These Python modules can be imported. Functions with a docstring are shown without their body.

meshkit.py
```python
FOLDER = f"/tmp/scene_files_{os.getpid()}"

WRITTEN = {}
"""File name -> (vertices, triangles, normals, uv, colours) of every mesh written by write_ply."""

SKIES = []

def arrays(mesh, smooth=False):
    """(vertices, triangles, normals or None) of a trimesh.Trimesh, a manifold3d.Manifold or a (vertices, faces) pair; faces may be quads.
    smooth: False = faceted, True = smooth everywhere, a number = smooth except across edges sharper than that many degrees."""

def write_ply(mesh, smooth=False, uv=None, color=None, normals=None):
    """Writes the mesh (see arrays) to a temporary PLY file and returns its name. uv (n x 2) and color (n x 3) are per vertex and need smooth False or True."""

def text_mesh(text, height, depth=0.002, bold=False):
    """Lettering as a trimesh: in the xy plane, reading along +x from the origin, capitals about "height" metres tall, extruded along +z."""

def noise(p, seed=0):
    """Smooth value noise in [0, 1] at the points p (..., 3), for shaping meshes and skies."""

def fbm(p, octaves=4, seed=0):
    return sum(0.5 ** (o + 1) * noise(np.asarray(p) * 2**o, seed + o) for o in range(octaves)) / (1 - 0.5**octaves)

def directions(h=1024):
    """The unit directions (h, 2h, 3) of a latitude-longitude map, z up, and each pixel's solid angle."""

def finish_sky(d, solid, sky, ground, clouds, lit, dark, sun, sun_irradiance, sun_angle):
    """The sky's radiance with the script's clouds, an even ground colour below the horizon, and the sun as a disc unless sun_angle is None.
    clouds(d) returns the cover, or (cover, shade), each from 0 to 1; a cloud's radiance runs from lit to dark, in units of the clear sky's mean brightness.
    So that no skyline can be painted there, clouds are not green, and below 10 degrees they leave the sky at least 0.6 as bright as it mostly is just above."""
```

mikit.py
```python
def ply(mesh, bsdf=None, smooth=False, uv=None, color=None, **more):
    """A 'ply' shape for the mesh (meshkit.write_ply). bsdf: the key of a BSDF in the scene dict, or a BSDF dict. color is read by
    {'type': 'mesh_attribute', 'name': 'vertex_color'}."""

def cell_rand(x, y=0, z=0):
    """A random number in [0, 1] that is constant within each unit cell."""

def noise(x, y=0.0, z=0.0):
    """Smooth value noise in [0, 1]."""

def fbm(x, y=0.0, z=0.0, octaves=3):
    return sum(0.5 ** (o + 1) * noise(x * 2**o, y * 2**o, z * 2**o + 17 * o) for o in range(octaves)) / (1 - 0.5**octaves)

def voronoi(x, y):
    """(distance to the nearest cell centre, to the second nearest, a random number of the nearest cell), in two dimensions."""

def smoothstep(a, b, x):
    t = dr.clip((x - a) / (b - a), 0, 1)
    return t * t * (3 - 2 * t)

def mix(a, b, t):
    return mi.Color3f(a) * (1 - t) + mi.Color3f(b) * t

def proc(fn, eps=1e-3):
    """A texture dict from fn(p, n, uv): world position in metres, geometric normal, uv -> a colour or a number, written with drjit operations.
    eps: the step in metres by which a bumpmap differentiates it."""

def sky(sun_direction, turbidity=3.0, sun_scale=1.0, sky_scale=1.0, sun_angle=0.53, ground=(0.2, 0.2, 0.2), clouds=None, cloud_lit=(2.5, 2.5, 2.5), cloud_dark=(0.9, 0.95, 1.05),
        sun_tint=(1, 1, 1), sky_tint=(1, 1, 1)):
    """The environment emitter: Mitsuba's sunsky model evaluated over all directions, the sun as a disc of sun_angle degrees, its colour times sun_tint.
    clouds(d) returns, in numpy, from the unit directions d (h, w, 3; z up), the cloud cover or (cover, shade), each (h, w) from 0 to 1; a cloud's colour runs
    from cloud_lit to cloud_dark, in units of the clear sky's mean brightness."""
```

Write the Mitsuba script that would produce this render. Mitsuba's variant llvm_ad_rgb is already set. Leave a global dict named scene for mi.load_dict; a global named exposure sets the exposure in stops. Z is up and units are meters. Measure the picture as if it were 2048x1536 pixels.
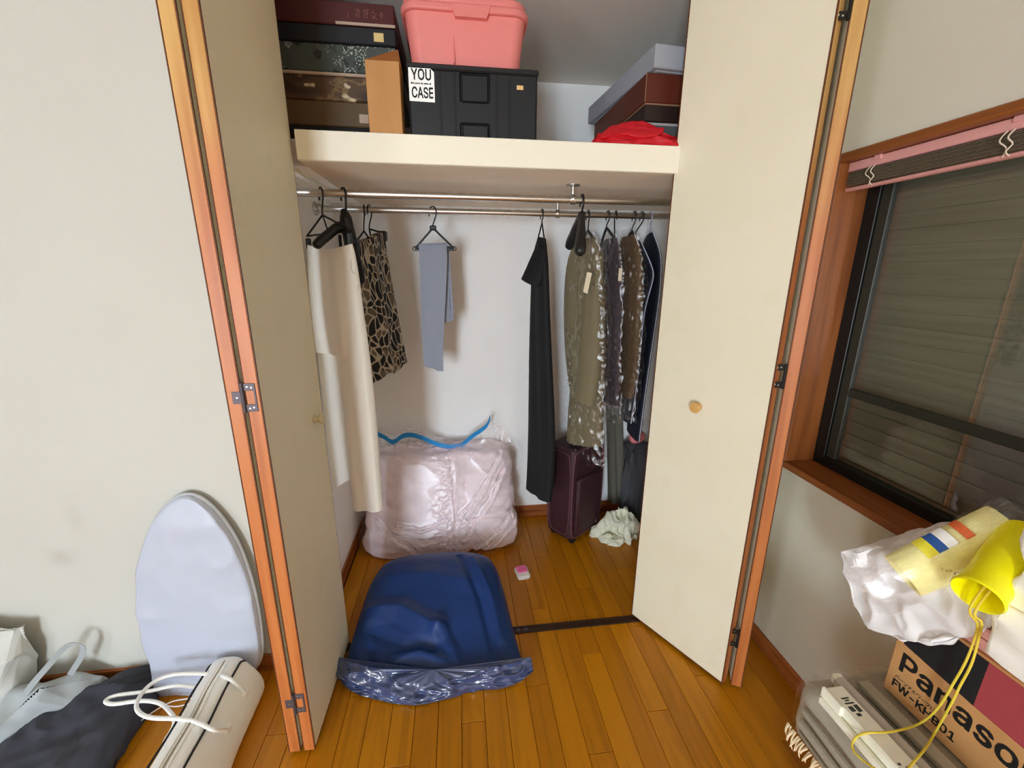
import math
import numpy as np, trimesh
import mitsuba as mi
import drjit as dr
import mikit, meshkit
from mikit import proc, noise, fbm, voronoi, cell_rand, smoothstep, mix
from scipy.interpolate import CubicSpline
T = mi.ScalarTransform4f
scene, labels = {}, {}

# ---------------------------------------------------------------- camera, light, exposure
scene['camera'] = {'type': 'perspective', 'fov': 101.339, 'fov_axis': 'x', 'near_clip': 0.02,
    'to_world': T().look_at(origin=[0, -1.3678, 1.4], target=[0.24289, 0.5494, 0.8849], up=[0.026857, 0.256204, 0.96625])}
exposure = 0.0
DAYLIGHT = (33.0, 39.6, 46.0)      # radiance of the daylit frosted panes in the wall behind the camera
SIDE_FILL = (8.0, 9.6, 11.2)     # radiance of the added fill pane in the left wall, out of view
FILL_LAMP = (0.55, 0.52, 0.46)          # radiance of the added ceiling lamp, a faint fill out of view

# ---------------------------------------------------------------- helpers
def S(r, g, b):
    f = lambda c: c / 12.92 if c <= 0.04045 else ((c + 0.055) / 1.055) ** 2.4
    return [f(r / 255), f(g / 255), f(b / 255)]

def mat(key, color, rough=0.6, bump=None, bscale=None, **kw):
    b = {'type': 'principled', 'roughness': float(rough), 'specular': 0.4}
    b['base_color'] = color if isinstance(color, dict) else {'type': 'rgb', 'value': [float(c) for c in color]}
    b.update(kw)
    if bump is not None:
        b = {'type': 'bumpmap', 'arbitrary': bump, 'scale': bscale or 1.0, 'bsdf': b}
    scene[key] = {'type': 'twosided', 'bsdf': b}
    return key

_count = {}
def nm(base):
    n = _count.get(base, 0); _count[base] = n + 1
    return base if n == 0 else f'{base}_{n:03d}'

def thing(base, label, cat=None, group=None, kind=None):
    k = nm(base)
    labels[k] = {'label': label}
    if cat: labels[k]['category'] = cat
    if group: labels[k]['group'] = group
    if kind: labels[k]['kind'] = kind
    return k

def put(key, mesh, bsdf, smooth=False, **kw):
    scene[key] = mikit.ply(mesh, bsdf, smooth, **kw)
    return key

def part(parent, base, mesh, bsdf, smooth=False, label=None, kind=None, **kw):
    k = nm(f'{parent}__{base}')
    put(k, mesh, bsdf, smooth, **kw)
    if label or kind:
        labels[k] = {}
        if label: labels[k]['label'] = label
        if kind: labels[k]['kind'] = kind
    return k

def struct(name, mesh, bsdf, smooth=False, label=None):
    put(name, mesh, bsdf, smooth)
    labels[name] = {'kind': 'structure'}
    if label: labels[name]['label'] = label
    return name

def tm(v, f): return trimesh.Trimesh(np.asarray(v, float), np.asarray(f, int), process=False)
def cat(*ms): return trimesh.util.concatenate([m for m in ms])

def box(lo, hi, b=0.002):
    lo, hi = np.array(lo, float), np.array(hi, float)
    b = min(b, 0.45 * (hi - lo).min())
    pts = []
    for sx in (0, 1):
        for sy in (0, 1):
            for sz in (0, 1):
                c = np.where([sx, sy, sz], hi, lo); s = np.where([sx, sy, sz], -1, 1)
                for k in range(3):
                    d = np.array(s) * b; d[k] = 0
                    pts.append(c + d)
    return trimesh.convex.convex_hull(np.array(pts))

def plain(lo, hi):
    return trimesh.creation.box(bounds=[lo, hi])

def hull(pts): return trimesh.convex.convex_hull(np.array(pts, float))

def place(mesh, o, u, v, w=None):
    """local axes (x, y, z) -> origin + x*u + y*v + z*w"""
    u, v = np.array(u, float), np.array(v, float)
    w = np.cross(u, v) if w is None else np.array(w, float)
    m = mesh.copy()
    m.vertices = np.array(o, float) + m.vertices[:, :1] * u + m.vertices[:, 1:2] * v + m.vertices[:, 2:3] * w
    if np.dot(np.cross(u, v), w) < 0: m.invert()
    return m

def spl(pts, n=40, closed=False):
    p = np.array(pts, float)
    if closed: p = np.vstack([p, p[:1]])
    d = np.concatenate([[0], np.cumsum(np.linalg.norm(np.diff(p, axis=0), axis=1) ** 0.5 + 1e-9)])
    c = CubicSpline(d, p, bc_type='periodic' if closed else 'natural')
    t = np.linspace(0, d[-1], n + (1 if closed else 0))
    return c(t)[:-1] if closed else c(t)

def loft(loops, cap=True):
    L = np.array(loops, float); k, n, _ = L.shape
    i, j = np.meshgrid(np.arange(k - 1), np.arange(n), indexing='ij')
    a, b = i * n + j, i * n + (j + 1) % n
    q = np.stack([a, b, b + n, a + n], -1).reshape(-1, 4)
    v, f = L.reshape(-1, 3), [np.vstack([q[:, [0, 1, 2]], q[:, [0, 2, 3]]])]
    if cap:
        c0, c1 = L[0].mean(0), L[-1].mean(0)
        v = np.vstack([v, [c0, c1]]); r = np.arange(n)
        f.append(np.stack([(r + 1) % n, r, np.full(n, k * n)], 1))
        f.append(np.stack([(k - 1) * n + r, (k - 1) * n + (r + 1) % n, np.full(n, k * n + 1)], 1))
    m = tm(v, np.vstack(f))
    if m.volume < 0: m.invert()
    return m

def tube(pts, r, n=8, cap=True):
    p = np.array(pts, float)
    t = np.gradient(p, axis=0); t /= np.linalg.norm(t, axis=1, keepdims=True) + 1e-12
    a = np.cross(t[0], [0, 0, 1.0] if abs(t[0][2]) < 0.9 else [1.0, 0, 0]); a /= np.linalg.norm(a)
    r = np.broadcast_to(r, len(p)); ang = np.arange(n) * 2 * np.pi / n
    loops = []
    for k in range(len(p)):
        a = a - t[k] * (a @ t[k]); a /= np.linalg.norm(a); b = np.cross(t[k], a)
        loops.append(p[k] + r[k] * (np.cos(ang)[:, None] * a + np.sin(ang)[:, None] * b))
    return loft(loops, cap)

def ribbon(pts, wide, thick):
    """a flat band along pts; wide = the vector across it"""
    p = np.array(pts, float); w = np.array(wide, float)
    t = np.gradient(p, axis=0); nrm = np.cross(t, w); nrm /= np.linalg.norm(nrm, axis=1, keepdims=True)
    return loft([[q - w / 2 - m * thick / 2, q + w / 2 - m * thick / 2, q + w / 2 + m * thick / 2, q - w / 2 + m * thick / 2] for q, m in zip(p, nrm)])

def lathe(prof, o=(0, 0, 0), axis=(0, 0, 1), n=24):
    ax = np.array(axis, float); ax /= np.linalg.norm(ax)
    a = np.cross(ax, [0, 0, 1.0] if abs(ax[2]) < 0.9 else [1.0, 0, 0]); a /= np.linalg.norm(a); b = np.cross(ax, a)
    ang = np.arange(n) * 2 * np.pi / n; ring = np.cos(ang)[:, None] * a + np.sin(ang)[:, None] * b
    return loft([np.array(o) + h * ax + max(r, 1e-5) * ring for r, h in prof])

def rrect(w, d, r, n=6):
    """rounded rectangle outline in the plane, centred"""
    out = []
    for cx, cy, a0 in ((w / 2 - r, d / 2 - r, 0), (-w / 2 + r, d / 2 - r, 90), (-w / 2 + r, -d / 2 + r, 180), (w / 2 - r, -d / 2 + r, 270)):
        for k in range(n + 1):
            a = math.radians(a0 + 90 * k / n); out.append((cx + r * math.cos(a), cy + r * math.sin(a)))
    return np.array(out)

def rbox(w, d, h, r=0.02, e=0.01, steps=4, flare=0.0):
    """rounded upright box, base at z=0, centred; e = rounding of the top and bottom edges; flare widens the top"""
    loops = []
    zs = [(0, e)] + [(e * (1 - math.cos(math.pi / 2 * k / steps)), e * (1 - math.sin(math.pi / 2 * k / steps))) for k in range(1, steps + 1)]
    for z, ins in zs:
        o = rrect(w - 2 * ins, d - 2 * ins, max(r - ins, 0.002)); loops.append(np.c_[o, np.full(len(o), z)])
    for z, ins in reversed(zs):
        o = rrect(w + 2 * flare - 2 * ins, d + 2 * flare - 2 * ins, max(r - ins, 0.002)); loops.append(np.c_[o, np.full(len(o), h - z)])
    return loft(loops)

def refine(m, edge):
    v, f = trimesh.remesh.subdivide_to_size(m.vertices, m.faces, edge)
    m2 = trimesh.Trimesh(v, f, process=True); m2.merge_vertices(); return m2

def wrinkle(m, amp, freq, seed=0, ridged=False, octaves=3, stretch=(1, 1, 1)):
    m = m.copy(); p = m.vertices * freq * np.array(stretch)
    n = meshkit.fbm(p, octaves, seed)
    if ridged: n = 1 - 2 * np.abs(n - 0.5) * 2
    m.vertices = m.vertices + m.vertex_normals * ((n - 0.5) * 2 * amp)[:, None]
    return m

def floorclamp(m, z):
    m.vertices[:, 2] = np.maximum(m.vertices[:, 2], z); return m

def garment(rows, depth, n=40, folds=0.0, nf=5, seed=0, hem=0.0, m=26, cap=True):
    """rows: (left point, right point) from top to bottom; an elliptic tube of cloth with vertical folds that grow downwards"""
    rows = np.array(rows, float)
    s = np.linspace(0, 1, len(rows)); t = np.linspace(0, 1, m)
    L = CubicSpline(s, rows[:, 0])(t) if len(rows) > 2 else rows[0, 0] + t[:, None] * (rows[-1, 0] - rows[0, 0])
    R = CubicSpline(s, rows[:, 1])(t) if len(rows) > 2 else rows[0, 1] + t[:, None] * (rows[-1, 1] - rows[0, 1])
    D = np.interp(t, np.linspace(0, 1, len(np.atleast_1d(depth))), np.atleast_1d(depth))
    ang = np.arange(n) * 2 * np.pi / n; rng = np.random.default_rng(seed); ph = rng.uniform(0, 6.28, 3)
    loops = []
    for k in range(m):
        c, a = (L[k] + R[k]) / 2, (R[k] - L[k]) / 2
        b = np.cross([0, 0, 1.0], a); b /= np.linalg.norm(b) + 1e-9
        w = folds * (0.3 + 0.7 * t[k])
        q = np.cos(ang); f = w * (np.sin(q * nf + ph[0] + t[k]) + 0.5 * np.sin(q * nf * 2.1 + ph[1] - t[k] * 2))
        y = np.sin(ang) * D[k] * np.abs(np.sin(ang)) ** -0.3 + f
        y = np.where(np.isfinite(y), y, f)
        z = np.zeros(n) + (hem * np.sin(q * nf + ph[2]) if k == m - 1 else 0)
        loops.append(c + q[:, None] * a + y[:, None] * b + np.c_[z * 0, z * 0, z])
    return loft(loops, cap)

def pillow(outline, h, o, u, v, w, rings=12, power=2.5, n=72, base=0.0):
    """star-shaped outline in (u, v), puffed by h along w (both sides unless base is given)"""
    out = spl(outline, n, closed=True); c = out.mean(0)
    top, bot = [], []
    for k in range(rings + 1):
        s = 1 - k / rings
        s2 = 1 - (1 - s) ** 1.6 if s > 0 else 0
        z = h * (1 - s2 ** power) ** (1 / power)
        ring = c + (out - c) * s2
        top.append((ring, z))
    loops = [(r, z) for r, z in top]
    low = [(r, -z if base == 0 else -min(z, base)) for r, z in top[1:]][::-1]
    L = []
    for r, z in low + loops:
        L.append(np.array(o) + r[:, :1] * np.array(u) + r[:, 1:2] * np.array(v) + z * np.array(w))
    return loft(L, cap=False)

def text(s, height, o, u, v, depth=0.0006, bold=False, width=None, squeeze=1.0):
    m = meshkit.text_mesh(s, height, depth, bold)
    if width: squeeze = width / (m.bounds[1][0] - m.bounds[0][0])
    u, v = np.array(u, float), np.array(v, float)
    return place(m, o, u * squeeze, v, np.cross(u, v))

# ---------------------------------------------------------------- materials
def paper(base, seed):
    return proc(lambda p, n, uv: mix(S(*base), S(*[max(c - 12, 0) for c in base]), fbm(p.x * 3 + seed, p.y * 3, p.z * 3)))
PAPERBUMP = proc(lambda p, n, uv: 0.0004 * fbm(p.x * 260, p.y * 260, p.z * 320, 2), eps=5e-4)
def front_paper(p, n, uv):
    c = mix(S(196, 195, 186), S(188, 186, 176), fbm(p.x * 2, p.y, p.z * 2))
    d1 = dr.exp(-(dr.square((p.x + 1.272) / 0.035) + dr.square((p.z - 0.52) / 0.03)))
    d2 = dr.exp(-(dr.square((p.x + 1.20) / 0.028) + dr.square((p.z - 0.66) / 0.07)))
    return mix(c, S(150, 145, 135), 0.30 * (d1 + 0.4 * d2) * (0.5 + fbm(p.x * 40, 3, p.z * 40)))
mat('wall_paper_front', proc(front_paper), 0.85, PAPERBUMP)
mat('wall_paper_room', S(196, 194, 186), 0.9)
mat('wall_paper_right', paper((214, 210, 193), 5), 0.85, PAPERBUMP)
mat('wall_paper_closet', paper((249, 248, 245), 9), 0.85, PAPERBUMP)
mat('ceiling_paper', S(200, 197, 188), 0.9)
mat('ceiling_board', S(205, 201, 192), 0.9)

PW, PL = 0.0757, 0.909
def plank_color(p, n, uv):
    i = dr.floor((p.x - 0.05) / PW); fr = i * 0.37 - dr.floor(i * 0.37)
    j = dr.floor((p.y - fr * PL) / PL)
    t = cell_rand(i, j, 4); s = cell_rand(i, j, 7)
    g = fbm(p.x * 70 + 31 * t, p.y * 2.2 + 7 * s, 3 * t, 3)
    cath = noise((p.x - 0.05) / PW * 1.4 + 9 * t, p.y * 3.5 + 5 * s, 4 * t)
    ring = 0.5 + 0.5 * dr.sin(cath * 40 + p.x * 60)
    c = mix(S(198, 128, 6), S(176, 109, 4), t)
    c = mix(c, S(146, 88, 6), 0.40 * smoothstep(0.45, 0.75, g))
    return mix(c, S(132, 78, 6), 0.18 * ring * smoothstep(0.5, 0.7, s))
mat('floor_wood', proc(plank_color), 0.36, specular=0.32)
mat('floor_base', S(90, 52, 20), 0.6)

def wood(a, b, seed, sx=60, sz=2.0):
    def f(p, n, uv):
        g = fbm(p.x * sx + seed, p.y * sx, p.z * sz, 3)
        return mix(S(*a), S(*b), smoothstep(0.3, 0.75, g))
    return proc(f)
mat('trim_wood', wood((206, 128, 68), (180, 100, 48), 1), 0.45)
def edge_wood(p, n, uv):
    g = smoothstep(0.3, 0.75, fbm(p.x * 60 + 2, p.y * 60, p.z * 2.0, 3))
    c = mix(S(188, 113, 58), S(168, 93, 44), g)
    pale_top = smoothstep(1.45, 1.85, p.z + 0.25 * (fbm(p.x * 30, p.y * 30, p.z * 4) - 0.5))     # paler and yellower towards the top
    return mix(c, mix(S(204, 166, 98), S(184, 138, 72), g), 0.85 * pale_top)
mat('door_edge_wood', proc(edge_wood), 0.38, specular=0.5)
mat('dark_edge_wood', S(92, 50, 22), 0.5)
mat('window_wood', proc(lambda p, n, uv: mix(S(150, 88, 42), S(118, 64, 28), smoothstep(0.3, 0.75, fbm(p.x * 40, p.y * 2, p.z * 40, 3)))), 0.4)
mat('window_wood_upright', proc(lambda p, n, uv: mix(S(150, 88, 42), S(118, 64, 28), smoothstep(0.3, 0.75, fbm(p.x * 40, p.y * 40, p.z * 2, 3)))), 0.4)
mat('base_wood', proc(lambda p, n, uv: mix(S(160, 92, 44), S(120, 64, 28), smoothstep(0.3, 0.75, fbm(p.x * 3, p.y * 3, p.z * 60, 3)))), 0.4)
def laminate(p, n, uv):
    c = mix(S(226, 220, 196), S(220, 212, 184), fbm(p.x * 5, p.y * 5, p.z * 5))
    return mix(c, S(206, 196, 160), 0.16 * smoothstep(0.62, 0.8, fbm(p.x * 14 + 3, p.y * 14, p.z * 9)))
mat('door_laminate', proc(laminate), 0.5)
mat('shelf_paint', S(234, 228, 208), 0.45)
mat('shelf_under', S(214, 202, 184), 0.7)  # a little darker and rougher than the front board
mat('hinge_metal', S(92, 84, 88), 0.5, metallic=0.6)
mat('hinge_dark', S(38, 34, 30), 0.5, metallic=0.5)
mat('track_brown', S(56, 36, 22), 0.45)
scene['chrome'] = {'type': 'roughconductor', 'material': 'none', 'alpha': 0.16, 'specular_reflectance': {'type': 'rgb', 'value': [0.72, 0.71, 0.68]}}
mat('knob_beige', S(206, 196, 160), 0.4)
mat('knob_wood', S(206, 160, 92), 0.4)
mat('black_plastic', S(24, 23, 23), 0.38)
mat('black_matte', S(20, 20, 21), 0.8)
mat('sash_black', S(14, 16, 15), 0.35)
mat('white_plastic', S(240, 240, 236), 0.35)
scene['film'] = {'type': 'blendbsdf', 'weight': 0.065, 'clear': {'type': 'null'}, 'sheen': {'type': 'twosided', 'bsdf': {'type': 'roughconductor', 'material': 'none', 'alpha': 0.13}}}   # thin clear plastic film
scene['film_crisp'] = {**scene['film'], 'weight': 0.10}
scene['pane_glass'] = {'type': 'thindielectric', 'int_ior': 1.5}
# ================================================================ the setting
XR, YB, YF, ZC = 1.127, 0.812, -0.056, 2.242
# floor: a base slab and single strips of wood
struct('floor', plain((-2.6, -5.6, -0.06), (1.3, 0.9, -0.014)), 'floor_base', label='golden brown strip wood floor')
_pl = {}
def plank(x0, x1, y0, y1):
    if x1 - x0 < 0.004 or y1 - y0 < 0.004: return
    g = 0.0007
    part('floor', 'plank', box((x0 + g, y0 + g, -0.014), (x1 - g, y1 - g, 0.0), 0.0008), 'floor_wood')
for i in range(-24, 15):
    x0 = 0.05 + i * PW; x1 = min(x0 + PW, XR - 0.001)
    fr = (i * 0.37) % 1.0
    for j in range(-6, 3):
        y0, y1 = fr * PL + j * PL, fr * PL + (j + 1) * PL
        y0, y1 = max(y0, -1.75), min(y1, YB - 0.001)
        if y1 <= y0: continue
        if x1 < -0.56 or x0 < -0.58:
            y1 = min(y1, YF - 0.001)
            if y1 <= y0: continue
        if j <= -1 or True:
            plank(x0, x1, y0, y1)
struct('floor_rear', plain((-2.6, -5.6, -0.014), (1.3, -1.7505, 0.0)), 'floor_wood', label='rear part of the wood floor')

struct('floor_side', plain((-2.6, -1.7505, -0.014), (-1.767, YF - 0.001, 0.0)), 'floor_wood', label='left part of the wood floor')

# walls
struct('wall_front', plain((-2.6, YF, 0), (-0.585, 0.06, 2.42)), 'wall_paper_front', label='off-white papered wall to the left of the closet, with faint smudges')
struct('wall_above', plain((-0.585, YF, ZC), (XR, 0.06, 2.42)), 'wall_paper_front')
struct('wall_left', plain((-2.65, -5.6, 0), (-2.6, 0.06, 2.42)), 'wall_paper_room')
struct('wall_rear', plain((-2.65, -5.65, 0), (1.3, -5.6, 2.42)), 'wall_paper_room')
WY0, WY1, WZ0, WZ1 = -1.62, -0.128, 0.742, 1.738     # window hole
struct('wall_right', cat(plain((XR, -5.6, 0), (1.30, WY0, 2.42)), plain((XR, WY1, 0), (1.30, 0.0, 2.42)),
    plain((XR, WY0, 0), (1.30, WY1, WZ0)), plain((XR, WY0, WZ1), (1.30, WY1, 2.42))), 'wall_paper_right', label='cream papered wall on the right with the window')
struct('ceiling', plain((-2.65, -5.65, 2.42), (1.3, 0.06, 2.45)), 'ceiling_paper')
struct('wall_closet_left', plain((-0.64, 0.06, 0), (-0.568, YB, ZC)), 'wall_paper_closet')
struct('wall_closet_back', plain((-0.64, YB, 0), (1.3, YB + 0.05, ZC)), 'wall_paper_closet', label='white papered back wall of the closet')
struct('wall_closet_right', plain((XR, 0.0, 0), (1.3, YB, ZC)), 'wall_paper_closet')
struct('ceiling_closet', plain((-0.64, 0.06, ZC), (1.3, YB + 0.05, ZC + 0.03)), 'ceiling_board', label='grey-white board ceiling of the closet')
struct('trim_1', box((-0.612, YF - 0.012, 0), (-0.575, 0.062, 2.30), 0.003), 'trim_wood', label='wooden jamb left of the folding doors')
struct('trim_2', box((XR - 0.012, -0.02, 0), (XR + 0.002, 0.05, ZC), 0.002), 'trim_wood', label='wooden jamb right of the folding doors')
BH = 0.066
struct('baseboard_front', box((-2.6, YF - 0.009, 0), (-0.612, YF + 0.002, BH), 0.002), 'base_wood', label='brown wooden baseboard under the left wall')
struct('baseboard_right', box((XR - 0.009, -5.5, 0), (XR + 0.002, -0.02, BH), 0.002), 'base_wood', label='brown wooden baseboard under the window wall')
struct('baseboard_closet_back', box((-0.56, YB - 0.009, 0), (XR, YB + 0.002, BH + 0.006), 0.002), 'base_wood', label='orange-brown baseboard at the back of the closet')
struct('baseboard_closet_left', box((-0.57, 0.07, 0), (-0.559, YB - 0.009, BH), 0.002), 'base_wood')

# floor track of the folding doors
struct('trim_3', cat(plain((-0.56, -0.017, 0.0), (XR - 0.013, -0.010, 0.004)), plain((-0.56, 0.010, 0.0), (XR - 0.013, 0.017, 0.004)), plain((-0.56, -0.010, 0.0), (XR - 0.013, 0.010, 0.0012))), 'track_brown', label='dark brown floor track of the folding doors')
for x in (0.195, 0.225):
    part('trim_3', 'pin', box((x, -0.008, 0.001), (x + 0.018, 0.008, 0.0045), 0.001), 'hinge_metal', label='small metal catch in the track')

# ---------------------------------------------------------------- folding doors
PW_D, PT, PZ0, PZ1 = 0.388, 0.033, 0.012, 2.215
def door_panel(parent, f, d, nrm, faces=(True, True)):
    """f: front corner on the lit face, d: direction front -> inner end, nrm: from that face into the thickness"""
    d, nrm = np.array([*d, 0.0]), np.array([*nrm, 0.0]); f = np.array([*f, 0.0]); up = [0, 0, 1]
    core = box((0.004, 0.0012, PZ0 + 0.004), (PW_D - 0.004, PT - 0.0012, PZ1 - 0.004), 0.0008)
    k = part(parent, 'panel', place(core, f, d, nrm, up), 'door_laminate')
    band = [box((0, 0.0018, PZ0), (0.006, PT - 0.0018, PZ1), 0.0012), box((PW_D - 0.006, 0.0018, PZ0), (PW_D, PT - 0.0018, PZ1), 0.0012)]
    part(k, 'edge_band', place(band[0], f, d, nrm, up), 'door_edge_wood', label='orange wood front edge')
    part(k, 'edge_band', place(band[1], f, d, nrm, up), 'dark_edge_wood', label='brown wood inner edge')
    rail = [box((0.004, 0.0015, PZ0 - 0.002), (PW_D - 0.004, PT - 0.0015, PZ0 + 0.006), 0.001), box((0.004, 0.0015, PZ1 - 0.006), (PW_D - 0.004, PT - 0.0015, PZ1), 0.001)]
    part(k, 'bottom_band', place(cat(*rail), f, d, nrm, up), 'dark_edge_wood')
    for y in (0.0006, PT - 0.0006):     # thin dark line where the face meets the edge
        part(k, 'seam', place(box((0.0, y - 0.0012, PZ0), (0.004, y + 0.0012, PZ1), 0.0004), f, d, nrm, up), 'dark_edge_wood')
    return k

def hinge(parent, o, u, z, gap, m, flip=1):
    """cut-out butterfly hinge over the gap: o = middle of the gap at the front edges, u = horizontal along the edges, outward = y"""
    o = np.array([*o, z]); u = np.array([*u, 0.0]); up = np.array([0, 0, 1.0]); out = np.cross(u, up)
    one = box((0.004, -0.0145, 0), (0.024, 0.0145, 0.0018), 0.0006)
    c = [box((0.004, 0.0165, 0), (0.029, 0.034, 0.0018), 0.0006), box((0.004, -0.034, 0), (0.029, -0.0165, 0.0018), 0.0006), box((0.0245, -0.02, 0), (0.029, 0.02, 0.0018), 0.0006)]
    h = nm(f'{parent}__hinge'); 
    a, b = place(one, o, -u * flip, up, out), place(cat(*c), o, u * flip, up, out)
    pin = tube([o + up * t + out * 0.0028 for t in (-0.036, 0.036)], 0.0042, 10)
    sc = []
    for q, sgn in (((0.013, 0.0), -1), ((0.012, 0.026), 1), ((0.021, 0.024), 1), ((0.012, -0.026), 1), ((0.021, -0.024), 1)):
        sc.append(lathe([(0.0028, 0.0015), (0.0022, 0.0026), (0.0, 0.0028)], o + u * flip * sgn * q[0] + up * q[1], out, 10))
    put(h, cat(a, b, pin), m, 30); labels[h] = {'label': 'dark metal cut-out hinge'}
    part(h, 'screw', cat(*sc), 'chrome', 30)

d1 = thing('door_1', 'left folding closet door, pushed open, with orange wood edges and a shaded cream face', kind='structure')
a1 = math.radians(1.2)
dd = np.array([math.sin(a1), math.cos(a1)]); nn = np.array([-dd[1], dd[0]])
F1 = np.array([-0.4625, -0.3685])
door_panel(d1, F1, dd, nn)
dd2 = np.array([math.sin(a1 - 0.012), math.cos(a1 - 0.012)]); nn2 = np.array([-dd2[1], dd2[0]])
F2 = F1 + nn * (PT + 0.0085)
door_panel(d1, F2, dd2, nn2)
for z in (0.197, 1.116, 2.0):
    hinge(d1, F1 + nn * (PT + 0.0042), -nn, z, 0.0085, 'hinge_metal')
kp = np.array([*(F1 + dd * 0.309), 0.952])
part(d1, 'knob', lathe([(0.013, 0), (0.010, 0.004), (0.009, 0.012), (0.016, 0.016), (0.0175, 0.021), (0.014, 0.026), (0.0, 0.0275)], kp, [*(-nn), 0]), 'knob_beige', 30, label='small round beige knob')

d2 = thing('door_2', 'right folding closet door, half open, with a bright cream face and a round wooden knob', kind='structure')
e1 = np.array([-0.5, 0.866]); e1 /= np.linalg.norm(e1); m1 = np.array([e1[1], -e1[0]])
G1 = np.array([0.879, -0.322])
door_panel(d2, G1, e1, m1)
e2 = np.array([0.446, 0.894]); e2 /= np.linalg.norm(e2); m2 = np.array([-e2[1], e2[0]])
G2 = np.array([0.937, -0.342])
door_panel(d2, G2, e2, m2)
ho = (G1 + m1 * PT + G2 + m2 * PT) / 2
for z in (0.208, 1.120, 2.0):
    hinge(d2, ho + np.array([-0.001, -0.006]), np.array([0.96, -0.28]), z, 0.006, 'hinge_dark', -1)
kq = np.array([*(G1 + e1 * 0.178 * 1.0), 0.976])
kq = np.array([0.784, -0.133 - 0.0, 0.976]); kq[:2] = G1 + e1 * np.dot(kq[:2] - G1, e1)
part(d2, 'knob', lathe([(0.013, 0), (0.011, 0.004), (0.010, 0.012), (0.017, 0.016), (0.0185, 0.021), (0.0155, 0.026), (0.0, 0.0275)], kq, [*(-m1), 0]), 'knob_wood', 30, label='round wooden knob')

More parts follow.
